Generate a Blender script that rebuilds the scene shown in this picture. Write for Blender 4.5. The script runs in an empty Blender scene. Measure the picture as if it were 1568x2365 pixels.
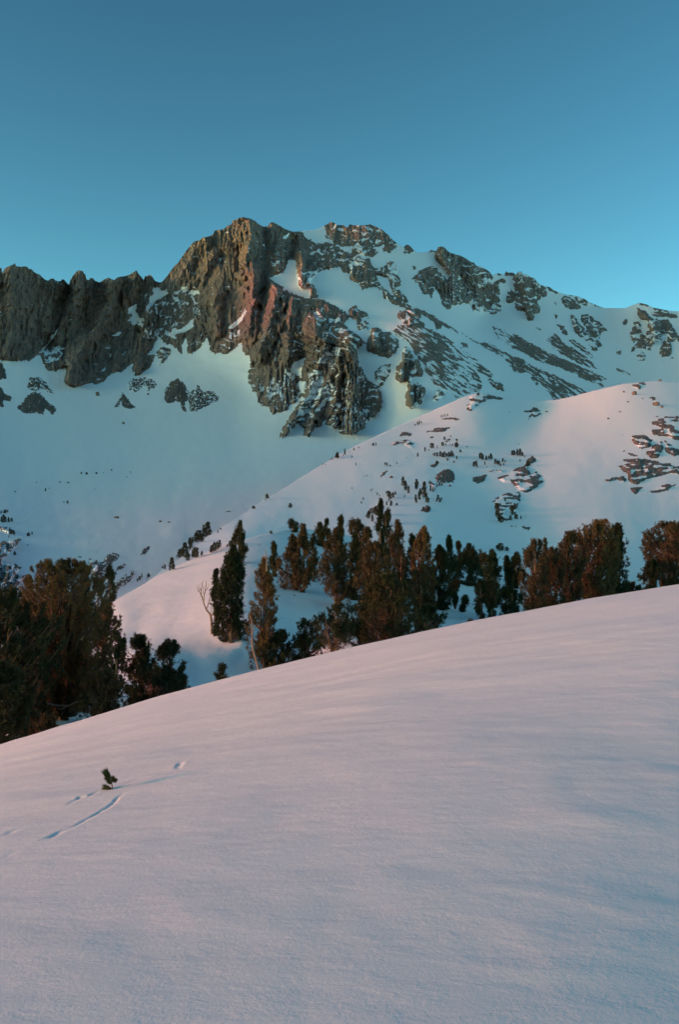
import bpy, math, random
import numpy as np
R = math.radians
scene = bpy.context.scene
col = scene.collection

# ------------------------------------------------------------------ camera
W, H, FPX, HOR = 680, 1024, 1005.0, 541.0
cam = bpy.data.cameras.new('camera'); cam_o = bpy.data.objects.new('camera', cam); col.objects.link(cam_o)
scene.camera = cam_o
cam.sensor_fit = 'VERTICAL'; cam.sensor_height = 36.0; cam.lens = 36.0 * FPX / H
cam.shift_y = (HOR - H / 2) / H
cam.clip_start = 0.1; cam.clip_end = 30000
cam_o.location = (0, 0, 0); cam_o.rotation_euler = (R(90), 0, 0)

# ------------------------------------------------------------------ light
SUN_EL, SUN_DIR = 5.0, (-0.97, -0.22)          # low sun on the left, a little behind the camera
w = bpy.data.worlds.new('World'); scene.world = w; w.use_nodes = True
nt = w.node_tree; nt.nodes.clear()
n_out = nt.nodes.new('ShaderNodeOutputWorld'); n_bg = nt.nodes.new('ShaderNodeBackground')
n_sky = nt.nodes.new('ShaderNodeTexSky'); n_g = nt.nodes.new('ShaderNodeGamma'); n_m = nt.nodes.new('ShaderNodeVectorMath')
n_sky.sky_type = 'NISHITA'; n_sky.sun_disc = False
n_sky.sun_elevation = R(SUN_EL); n_sky.sun_rotation = math.atan2(SUN_DIR[0], SUN_DIR[1])
n_sky.altitude = 3300; n_sky.air_density = 1.0; n_sky.dust_density = 6.0; n_sky.ozone_density = 2.0
n_g.inputs[1].default_value = 1.68
n_m.operation = 'MULTIPLY'; n_m.inputs[1].default_value = (2.78, 3.02, 1.68)
n_bg.inputs[1].default_value = 0.1
nt.links.new(n_sky.outputs[0], n_g.inputs[0]); nt.links.new(n_g.outputs[0], n_m.inputs[0])
nt.links.new(n_m.outputs[0], n_bg.inputs[0]); nt.links.new(n_bg.outputs[0], n_out.inputs[0])

sun = bpy.data.lights.new('sun', 'SUN'); sun_o = bpy.data.objects.new('sun', sun); col.objects.link(sun_o)
sun.energy = 2.7; sun.angle = R(4.0); sun.color = (1.0, 0.06, 0.22)
from mathutils import Vector
_sd = Vector((SUN_DIR[0], SUN_DIR[1], 0)).normalized() * math.cos(R(SUN_EL)) + Vector((0, 0, math.sin(R(SUN_EL))))
sun_o.rotation_euler = _sd.to_track_quat('Z', 'Y').to_euler()
sun_o.location = (-60, -20, 40)

scene.view_settings.view_transform = 'Standard'; scene.view_settings.look = 'None'
scene.view_settings.exposure = 0.0; scene.view_settings.gamma = 1.0
scene.view_settings.use_curve_mapping = False
scene.cycles.max_bounces = 7; scene.cycles.diffuse_bounces = 6

# ------------------------------------------------------------------ numeric helpers
S = 680.0 / 1568.0
rng = np.random.default_rng(7)
def UV(X, Y): return (np.asarray(X) * S - 340.0) / FPX, (HOR - np.asarray(Y) * S) / FPX
def P3(X, Y, D):
    u, v = UV(X, Y); D = np.asarray(D, float)
    return np.stack(np.broadcast_arrays(u * D, D, v * D), -1)

_perm = np.random.default_rng(3).permutation(512).astype(np.int32)
_perm = np.concatenate([_perm, _perm])
_ga = np.random.default_rng(4).uniform(0, 2 * math.pi, 512)
_gx, _gy = np.cos(_ga).astype(np.float32), np.sin(_ga).astype(np.float32)
def noise2(x, y, seed=0):
    x = np.asarray(x, np.float64) + seed * 17.31; y = np.asarray(y, np.float64) + seed * 9.77
    x0 = np.floor(x); y0 = np.floor(y); fx = (x - x0).astype(np.float32); fy = (y - y0).astype(np.float32)
    xi = x0.astype(np.int64) & 511; yi = y0.astype(np.int64) & 511; xj = (xi + 1) & 511; yj = (yi + 1) & 511
    sx = fx * fx * fx * (fx * (fx * 6 - 15) + 10); sy = fy * fy * fy * (fy * (fy * 6 - 15) + 10)
    def g(a, b, dx, dy):
        h = _perm[_perm[a] + b] & 511
        return _gx[h] * dx + _gy[h] * dy
    a = g(xi, yi, fx, fy); b = g(xj, yi, fx - 1, fy); c = g(xi, yj, fx, fy - 1); d = g(xj, yj, fx - 1, fy - 1)
    return ((a + sx * (b - a)) * (1 - sy) + (c + sx * (d - c)) * sy) * 1.5       # about -1..1
def fbm(x, y, o=4, seed=0, gain=.5, lac=2.03):
    s = 0; a = 1.0; t = 0
    for i in range(o):
        s = s + a * noise2(x, y, seed + i * 3); t += a; a *= gain; x = x * lac; y = y * lac
    return s / t
def ridged(x, y, o=3, seed=0, gain=.5):
    s = 0; a = 1.0; t = 0
    for i in range(o):
        s = s + a * (1 - np.abs(noise2(x, y, seed + i * 5)) * 1.6); t += a; a *= gain; x = x * 2.07; y = y * 2.07
    return np.clip(s / t, 0, 1)
def sstep(a, b, x):
    t = np.clip((x - a) / (b - a), 0, 1); return t * t * (3 - 2 * t)
def tps(pts, scale=300.0, lam=.003):
    p = np.array([(a / scale, b / scale) for a, b, _ in pts]); z = np.log([c for *_, c in pts]); n = len(p)
    r2 = ((p[:, None] - p[None]) ** 2).sum(-1); K = np.where(r2 > 0, r2 * np.log(r2 + 1e-12), 0) + np.eye(n) * lam
    A = np.zeros((n + 3, n + 3)); A[:n, :n] = K; A[:n, n] = 1; A[:n, n + 1:] = p; A[n:, :n] = A[:n, n:].T
    wv = np.linalg.solve(A, np.concatenate([z, [0, 0, 0]]))
    def f(X, Y):
        X = np.clip(np.asarray(X, float), -160, 1730) / scale; Y = np.asarray(Y, float) / scale
        X, Y = np.broadcast_arrays(X, Y)
        s = wv[n] + wv[n + 1] * X + wv[n + 2] * Y
        for i in range(n):
            q = (X - p[i, 0]) ** 2 + (Y - p[i, 1]) ** 2
            s = s + wv[i] * q * np.log(q + 1e-12)
        return np.exp(s)
    return f
# picture tiles in which outlines were read off: (x0, y0, scale)
TILES = {'0': (0, 0, 1), '1': (0, 564.5, .28), '2': (313.6, 489.2, .28), '3': (533.1, 489.2, .28), '4': (878.1, 501.8, .24),
         '5': (1191.7, 564.5, .2652), '6': (752.6, 940.8, .36), '7': (0, 940.8, .5), 'P': (0, 1154.7, .3236),
         'A': (407.7, 1160.3, .28), 'B': (721.3, 1129, .28), 'C': (1129, 1160.3, .28), 'L': (0, 1160.3, .32)}
def T(t, pts):
    a, b, s = TILES[t]; return [(a + s * x, b + s * y) for x, y in pts]
def sdf(poly, X, Y):
    """signed distance (positive inside), arrays"""
    P = np.array(poly); Q = np.roll(P, -1, 0); d2 = np.full(X.shape, 1e18); ins = np.zeros(X.shape, bool)
    for (ax, ay), (bx, by) in zip(P, Q):
        ex, ey = bx - ax, by - ay; L = ex * ex + ey * ey + 1e-9
        t = np.clip(((X - ax) * ex + (Y - ay) * ey) / L, 0, 1)
        d2 = np.minimum(d2, (X - ax - t * ex) ** 2 + (Y - ay - t * ey) ** 2)
        if ay != by:
            c = ((ay > Y) != (by > Y)) & (X < (bx - ax) * (Y - ay) / (by - ay) + ax); ins ^= c
    d = np.sqrt(d2); return np.where(ins, d, -d)

# ------------------------------------------------------------------ materials
def mat(name):
    m = bpy.data.materials.new(name); m.use_nodes = True; t = m.node_tree
    b = t.nodes['Principled BSDF']; b.inputs['Specular IOR Level'].default_value = .2; return m, t, b
def N(t, kind, **kw):
    n = t.nodes.new(kind)
    for k, v in kw.items(): setattr(n, k, v)
    return n
def ramp(t, src, stops):
    r = N(t, 'ShaderNodeValToRGB'); e = r.color_ramp.elements
    while len(e) < len(stops): e.new(.5)
    for i, (p, c) in enumerate(stops):
        e[i].position = p; e[i].color = (c, c, c, 1) if isinstance(c, (int, float)) else (*c, 1)
    t.links.new(src, r.inputs[0]); return r.outputs[0]
def mixc(t, fac, a, b, mode='MIX'):
    m = N(t, 'ShaderNodeMix', data_type='RGBA', blend_type=mode)
    for sock, v in ((m.inputs[0], fac), (m.inputs[6], a), (m.inputs[7], b)):
        if isinstance(v, bpy.types.NodeSocket): t.links.new(v, sock)
        else: sock.default_value = v if isinstance(v, (int, float)) else (*v, 1)
    return m.outputs[2]
def noise_n(t, scale, detail=4, rough=.55, vec=None, dist=0.0):
    n = N(t, 'ShaderNodeTexNoise'); n.inputs['Scale'].default_value = scale; n.inputs['Detail'].default_value = detail
    n.inputs['Roughness'].default_value = rough; n.inputs['Distortion'].default_value = dist
    if vec is None:
        g = N(t, 'ShaderNodeNewGeometry'); vec = g.outputs['Position']
    t.links.new(vec, n.inputs['Vector']); return n.outputs['Fac']
def scaled_pos(t, sc):
    g = N(t, 'ShaderNodeNewGeometry'); m = N(t, 'ShaderNodeVectorMath', operation='MULTIPLY')
    m.inputs[1].default_value = sc; t.links.new(g.outputs['Position'], m.inputs[0]); return m.outputs[0]
def mth(t, op, a, b=None):
    m = N(t, 'ShaderNodeMath', operation=op)
    for sock, v in ((m.inputs[0], a), (m.inputs[1], b)):
        if v is None: continue
        if isinstance(v, bpy.types.NodeSocket): t.links.new(v, sock)
        else: sock.default_value = v
    return m.outputs[0]
SNOW = (.95, .875, .885)
def rock_snow(name, unit, tint=(1, 1, 1), snow_bump=.3):
    """rock with snow lying on it; the vertex attribute 'rock' says where the rock is bare. unit = metres of one small crack"""
    m, t, b = mat(name)
    at = N(t, 'ShaderNodeAttribute', attribute_name='rock')
    tal = N(t, 'ShaderNodeAttribute', attribute_name='warm')
    n1 = noise_n(t, 1 / unit, 5, .62, scaled_pos(t, (1, 1, .75)))
    f = mth(t, 'ADD', at.outputs['Fac'], mth(t, 'MULTIPLY', mth(t, 'SUBTRACT', n1, .5), .55))
    fac = ramp(t, f, [(.44, 0.0), (.56, 1.0)])
    big = noise_n(t, .18 / unit, 4, .6); str_ = noise_n(t, .7 / unit, 4, .65, scaled_pos(t, (1, 1, .22)), .3)
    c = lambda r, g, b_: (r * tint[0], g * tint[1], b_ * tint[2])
    rc = mixc(t, ramp(t, big, [(.35, 0.0), (.65, 1.0)]), c(.41, .25, .195), c(.32, .22, .178))
    rc = mixc(t, ramp(t, str_, [(.40, 0.75), (.62, 0.0)]), rc, c(.12, .09, .07))
    for sc_, w_ in ((.55, .022), (1.5, .03)):                          # thin dark joints, mostly upright
        jn = noise_n(t, sc_ / unit, 5, .6, scaled_pos(t, (1, 1, .16)), .6)
        line = mth(t, 'ABSOLUTE', mth(t, 'SUBTRACT', jn, .5))
        rc = mixc(t, ramp(t, line, [(0.0, .6), (w_, 0.0)]), rc, c(.10, .08, .068))
    rc = mixc(t, tal.outputs['Fac'], rc, c(.36, .225, .15))
    cc = mixc(t, fac, SNOW, rc)
    t.links.new(cc, b.inputs['Base Color']); b.inputs['Roughness'].default_value = .75
    bp = N(t, 'ShaderNodeBump'); bp.inputs['Distance'].default_value = unit * .45; bp.inputs['Strength'].default_value = 1
    hh = mth(t, 'MULTIPLY', mth(t, 'ADD', noise_n(t, .9 / unit, 6, .7, scaled_pos(t, (1, 1, .4))), mth(t, 'MULTIPLY', str_, 1.2)), fac)
    hh = mth(t, 'ADD', hh, mth(t, 'MULTIPLY', noise_n(t, .5 / unit, 3, .6), .06 * snow_bump))
    t.links.new(hh, bp.inputs['Height']); t.links.new(bp.outputs[0], b.inputs['Normal'])
    return m
M_MTN = rock_snow('granite and snow', 6.0)
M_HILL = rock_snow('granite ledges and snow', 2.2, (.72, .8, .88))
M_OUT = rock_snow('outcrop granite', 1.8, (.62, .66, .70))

def snow_mat(name, k=1.0):
    m, t, b = mat(name)
    b.inputs['Roughness'].default_value = .65
    wide = noise_n(t, .5 / k, 3, .5, scaled_pos(t, (.6, 1.6, 1)))
    cc = mixc(t, ramp(t, wide, [(.35, 0.0), (.65, 1.0)]), (.86, .765, .785), (.885, .79, .808))
    t.links.new(cc, b.inputs['Base Color'])
    bp = N(t, 'ShaderNodeBump'); bp.inputs['Distance'].default_value = .012 * k; bp.inputs['Strength'].default_value = 1
    hh = mth(t, 'ADD', mth(t, 'MULTIPLY', noise_n(t, 55 / k, 2, .8), .09), mth(t, 'MULTIPLY', noise_n(t, 2.2 / k, 4, .55, scaled_pos(t, (.6, 1.2, 1))), .55))
    hh = mth(t, 'ADD', hh, mth(t, 'MULTIPLY', ramp(t, noise_n(t, 4.5 / k, 5, .62, scaled_pos(t, (.75, 1.2, 1))), [(.44, 0.0), (.60, 1.0)]), .11))
    hh = mth(t, 'ADD', hh, mth(t, 'MULTIPLY', noise_n(t, .7 / k, 4, .5, scaled_pos(t, (.6, 1.2, 1))), .8))
    t.links.new(hh, bp.inputs['Height']); t.links.new(bp.outputs[0], b.inputs['Normal'])
    return m
M_SNOW = snow_mat('wind packed snow', 1.0)
M_KNOLL = snow_mat('old snow', 7.0)

def foliage(name, c1, c2, c3, sc=.9):
    m, t, b = mat(name)
    b.inputs['Roughness'].default_value = .7
    g = N(t, 'ShaderNodeNewGeometry')
    cc = mixc(t, ramp(t, noise_n(t, sc, 3, .6), [(.38, 0.0), (.62, 1.0)]), c1, c2)
    cc = mixc(t, ramp(t, g.outputs['Random Per Island'], [(.55, 0.0), (1.0, .8)]), cc, c3)
    t.links.new(cc, b.inputs['Base Color'])
    tr = b.inputs.get('Transmission Weight')
    return m
F_DARK = foliage('dark green needles', (.020, .030, .012), (.036, .042, .016), (.055, .045, .018))
F_MID = foliage('green needles', (.034, .040, .014), (.062, .052, .018), (.10, .062, .024))
F_SUNBRN = foliage('sun-warmed brown green needles', (.075, .054, .020), (.150, .085, .030), (.23, .11, .042))  # brownish green with the warm low-sun glow painted into the needle colour
F_SUNRED = foliage('sun-reddened needles', (.050, .042, .018), (.105, .060, .026), (.155, .080, .034))  # red of the low sun on the pines, painted into the needle colour
F_FAR = foliage('distant needles', (.026, .032, .018), (.042, .042, .022), (.06, .05, .026))
def wood(name, a, b_):
    m, t, b = mat(name); b.inputs['Roughness'].default_value = .85
    cc = mixc(t, ramp(t, noise_n(t, 9, 4, .6, scaled_pos(t, (1, 1, .25))), [(.35, 0.0), (.65, 1.0)]), a, b_)
    t.links.new(cc, b.inputs['Base Color']); return m
W_BARK = wood('pine bark', (.10, .060, .036), (.20, .125, .08))
W_DEAD = wood('dead wood', (.20, .135, .095), (.32, .225, .165))

# ------------------------------------------------------------------ object helpers
def tag(o, label=None, cat=None, group=None, kind=None):
    for k, v in (('label', label), ('category', cat), ('group', group), ('kind', kind)):
        if v: o[k] = v
    return o
def empty(name, loc):
    o = bpy.data.objects.new(name, None); o.location = loc; o.empty_display_size = .3; col.objects.link(o); return o
def mesh_np(name, verts, faces, material, parent=None, smooth=None, attrs=None, mats=None, fmat=None):
    me = bpy.data.meshes.new(name); verts = np.ascontiguousarray(verts, np.float32).reshape(-1, 3)
    faces = np.ascontiguousarray(faces, np.int32); n, k = faces.shape
    me.vertices.add(len(verts)); me.vertices.foreach_set('co', verts.ravel())
    me.loops.add(n * k); me.loops.foreach_set('vertex_index', faces.ravel())
    me.polygons.add(n); me.polygons.foreach_set('loop_start', np.arange(0, n * k, k, dtype=np.int32))
    if smooth is not None:
        sm = np.broadcast_to(np.asarray(smooth, bool), (n,)); me.polygons.foreach_set('use_smooth', np.ascontiguousarray(sm))
    for mm in (mats or [material]): me.materials.append(mm)
    if fmat is not None: me.polygons.foreach_set('material_index', np.ascontiguousarray(fmat, np.int32))
    for nm, val in (attrs or {}).items():
        a = me.attributes.new(nm, 'FLOAT', 'POINT'); a.data.foreach_set('value', np.ascontiguousarray(val, np.float32).ravel())
    me.update(calc_edges=True)
    o = bpy.data.objects.new(name, me); col.objects.link(o)
    if parent is not None: o.parent = parent
    return o
def grid_faces(r, c):
    i = np.arange(r - 1)[:, None] * c + np.arange(c - 1)[None]
    return np.stack([i, i + 1, i + c + 1, i + c], -1).reshape(-1, 4)

# ------------------------------------------------------------------ the mountain
SKY = (T('1', [(-900, 260), (-600, 150), (-400, 230), (-180, 170), (0, 188), (12, 190), (18, 235), (30, 210), (50, 185), (80, 172), (105, 165), (122, 150), (135, 178), (165, 180), (200, 178), (228, 178), (235, 198), (262, 200), (275, 220), (300, 235), (325, 245), (345, 262), (375, 290), (400, 295), (415, 280), (440, 275), (455, 292), (480, 300), (500, 298), (515, 282), (530, 290), (545, 308), (568, 330), (580, 290), (605, 250), (630, 220), (655, 210), (685, 215), (690, 240), (703, 240), (712, 280), (730, 292), (745, 272), (765, 272), (780, 295), (820, 312), (850, 290), (895, 270), (945, 290), (965, 270), (1000, 262), (1060, 250), (1075, 240), (1100, 225), (1125, 210), (1145, 240), (1170, 270), (1185, 290), (1195, 258), (1215, 255), (1235, 243), (1260, 265), (1275, 295), (1310, 310)])
       + T('2', [(215, 575), (255, 530), (300, 465), (345, 420), (390, 355), (430, 300), (455, 270), (485, 240), (525, 230), (555, 208), (600, 200), (640, 182), (650, 150), (685, 145), (720, 140), (760, 110), (790, 100), (800, 68), (830, 65), (850, 48), (890, 42), (935, 50), (970, 65), (1010, 95), (1050, 118), (1090, 120), (1105, 90), (1125, 80), (1160, 98), (1210, 125), (1260, 150), (1300, 160)])
       + T('3', [(575, 157), (650, 150), (720, 140), (760, 118), (790, 100), (825, 80), (855, 90), (880, 105), (930, 108), (950, 122), (970, 120), (980, 98), (1000, 108), (1060, 108), (1110, 108), (1150, 100), (1180, 112), (1220, 130), (1265, 155), (1300, 190), (1340, 230), (1390, 270), (1425, 288), (1445, 270), (1460, 265), (1480, 280), (1510, 315)])
       + T('4', [(365, 335), (420, 335), (470, 325), (490, 308), (520, 318), (540, 320), (555, 285), (585, 275), (615, 280), (640, 310), (665, 335), (720, 350), (760, 360), (800, 380), (850, 410), (880, 425), (905, 430), (920, 460), (960, 465), (1000, 485), (1040, 510), (1065, 535), (1085, 560), (1110, 535), (1140, 535), (1165, 545), (1195, 540), (1210, 512), (1235, 530), (1280, 530), (1300, 545), (1330, 520), (1360, 520)])
       + T('5', [(60, 255), (90, 255), (130, 280), (160, 290), (180, 315), (210, 345), (245, 358), (290, 368), (330, 395), (370, 410), (420, 428), (480, 438), (545, 448), (590, 465), (630, 495), (680, 515), (740, 540), (770, 550), (830, 548), (900, 552), (960, 550), (1000, 530), (1060, 508), (1100, 508), (1140, 520), (1200, 548), (1260, 560), (1310, 568), (1350, 575), (1400, 578), (1500, 560), (1700, 600), (2200, 520), (3200, 560)]))
SKYX = np.array([p[0] for p in SKY]); SKYY = np.array([p[1] for p in SKY])
HILLTOP = [(-900, 1520), (150, 1460), (300, 1378), (370, 1318), (420, 1285), (470, 1243), (520, 1212), (560, 1187), (600, 1160), (650, 1130), (720, 1086), (780, 1050), (870, 1005), (915, 985), (960, 965), (1020, 938), (1080, 912), (1110, 905), (1180, 920), (1250, 925), (1290, 921), (1330, 912), (1400, 894), (1440, 885), (1520, 878), (1568, 882), (1800, 900), (2500, 960)]
KNOLLTOP = [(-900, 1640), (0, 1500), (150, 1440), (255, 1391), (330, 1348), (380, 1320), (430, 1296), (480, 1273), (530, 1254), (600, 1234), (650, 1223), (700, 1219), (760, 1225), (830, 1240), (900, 1262), (1000, 1312), (1060, 1331), (1100, 1352), (1150, 1392), (1220, 1425), (1300, 1440), (1568, 1435), (2400, 1420)]
def poly(pl):
    a = np.array(pl, float); return lambda X: np.interp(X, a[:, 0], a[:, 1])
hill_top, knoll_top = poly(HILLTOP), poly(KNOLLTOP)

D_MTN = tps([(-100, 600, 1500), (0, 615, 1560), (160, 650, 1640), (300, 630, 1720), (370, 660, 1760), (0, 835, 1440), (150, 880, 1420), (300, 860, 1500),
    (-100, 850, 1400), (560, 500, 1800), (450, 600, 1760), (480, 700, 1650), (560, 620, 1700), (600, 820, 1440), (480, 820, 1520), (400, 900, 1400), (560, 900, 1380), (640, 640, 1640), (700, 560, 1850),
    (640, 960, 1180), (700, 700, 1520), (760, 520, 2000), (860, 520, 2030), (720, 850, 1330), (700, 1000, 1080), (800, 1005, 1070), (880, 950, 1150), (780, 800, 1340), (860, 740, 1480),
    (800, 650, 1640), (930, 700, 1600), (1000, 600, 1960), (1010, 570, 2050), (1140, 630, 2100), (1110, 740, 1850), (1250, 660, 2150), (1400, 710, 2200), (1500, 700, 2150), (1568, 715, 2150),
    (1650, 715, 2150), (1000, 780, 1400), (1100, 830, 1420), (1100, 900, 1250), (950, 900, 1180), (1250, 850, 1550), (1300, 800, 1740), (1400, 890, 1520), (1540, 830, 1750), (1650, 850, 1650),
    (200, 980, 1180), (0, 960, 1200), (450, 1000, 1130), (300, 1100, 850), (0, 1060, 900), (500, 1120, 800), (650, 1080, 900), (150, 1180, 640), (400, 1220, 580), (0, 1200, 560), (250, 1300, 440), (0, 1320, 400), (-100, 1300, 400),
    (100, 1420, 310), (400, 1350, 400), (0, 1480, 270), (850, 1080, 900), (1100, 1050, 950), (1400, 1050, 1050), (1600, 1050, 1050)])
D_HILL = tps([(150, 1460, 190), (300, 1378, 220), (370, 1318, 250), (470, 1243, 320), (560, 1187, 400), (650, 1130, 470), (780, 1050, 580), (870, 1005, 650), (960, 965, 730), (1100, 905, 800), (1250, 925, 850), (1440, 885, 850),
    (1568, 880, 875), (1700, 890, 900), (560, 1240, 300), (700, 1200, 380), (850, 1180, 410), (850, 1090, 520), (1000, 1030, 620), (1100, 1100, 540), (1100, 1000, 660), (1200, 1250, 380), (1150, 1380, 260), (1400, 1300, 330),
    (1568, 1300, 350), (1700, 1300, 360), (1500, 1120, 530), (1560, 1000, 660), (1300, 1000, 680), (1300, 1120, 520), (1000, 1250, 330), (800, 1300, 270), (1100, 1440, 210), (1400, 1440, 230), (600, 1340, 235), (400, 1420, 195)], lam=.15)
def plane_pts(ax,ay,D0,sx,sy,pts):
    u,v=UV(ax,ay); z0=float((v-sx*u-sy)*D0); o=[]
    for x,y in pts:
        u,v=UV(x,y); o.append((x,y,float(z0/(v-sx*u-sy))))
    return o
KNOLL_PTS = ([(0, 1500, 88), (150, 1440, 106),(760, 1225, 165), (900, 1262, 160), (1050, 1331, 150), (1150, 1392, 130), (1300, 1440, 100), (1568, 1435, 95)]
 + plane_pts(490,1452,82,.20,.15,[(255,1391),(300,1370),(360,1330),(440,1292),(520,1260),(300,1430),(380,1400),(460,1380),(540,1350),(540,1290),(560,1420),(480,1440),(400,1470),(320,1480),(490,1485),(560,1478),(240,1480)])
 + plane_pts(490,1503,74,-.12,.05,[(320,1520),(400,1520),(480,1515),(560,1512),(640,1510),(330,1580),(450,1570),(560,1560),(690,1540)])
 + plane_pts(600,1400,90,-.15,.12,[(600,1400),(680,1360),(720,1440),(640,1300),(620,1460),(700,1270)])
 + [(650,1223,150),(800, 1400, 96), (850, 1310, 130), (1000, 1370, 125), (1060, 1435, 100), (780, 1460, 84), (950, 1430, 96), (1130, 1440, 96), (160, 1660, 43), (0, 1700, 38), (400, 1640, 44), (100, 1560, 62), (200, 1540, 72), (784, 1540, 62), (1100, 1490, 70), (1400, 1430, 74), (1568, 1400, 78),
 (0, 1800, 30), (400, 1720, 33), (784, 1650, 38), (1200, 1560, 44), (1568, 1500, 50)])
D_KNOLL = tps(KNOLL_PTS, lam=.01)

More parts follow.
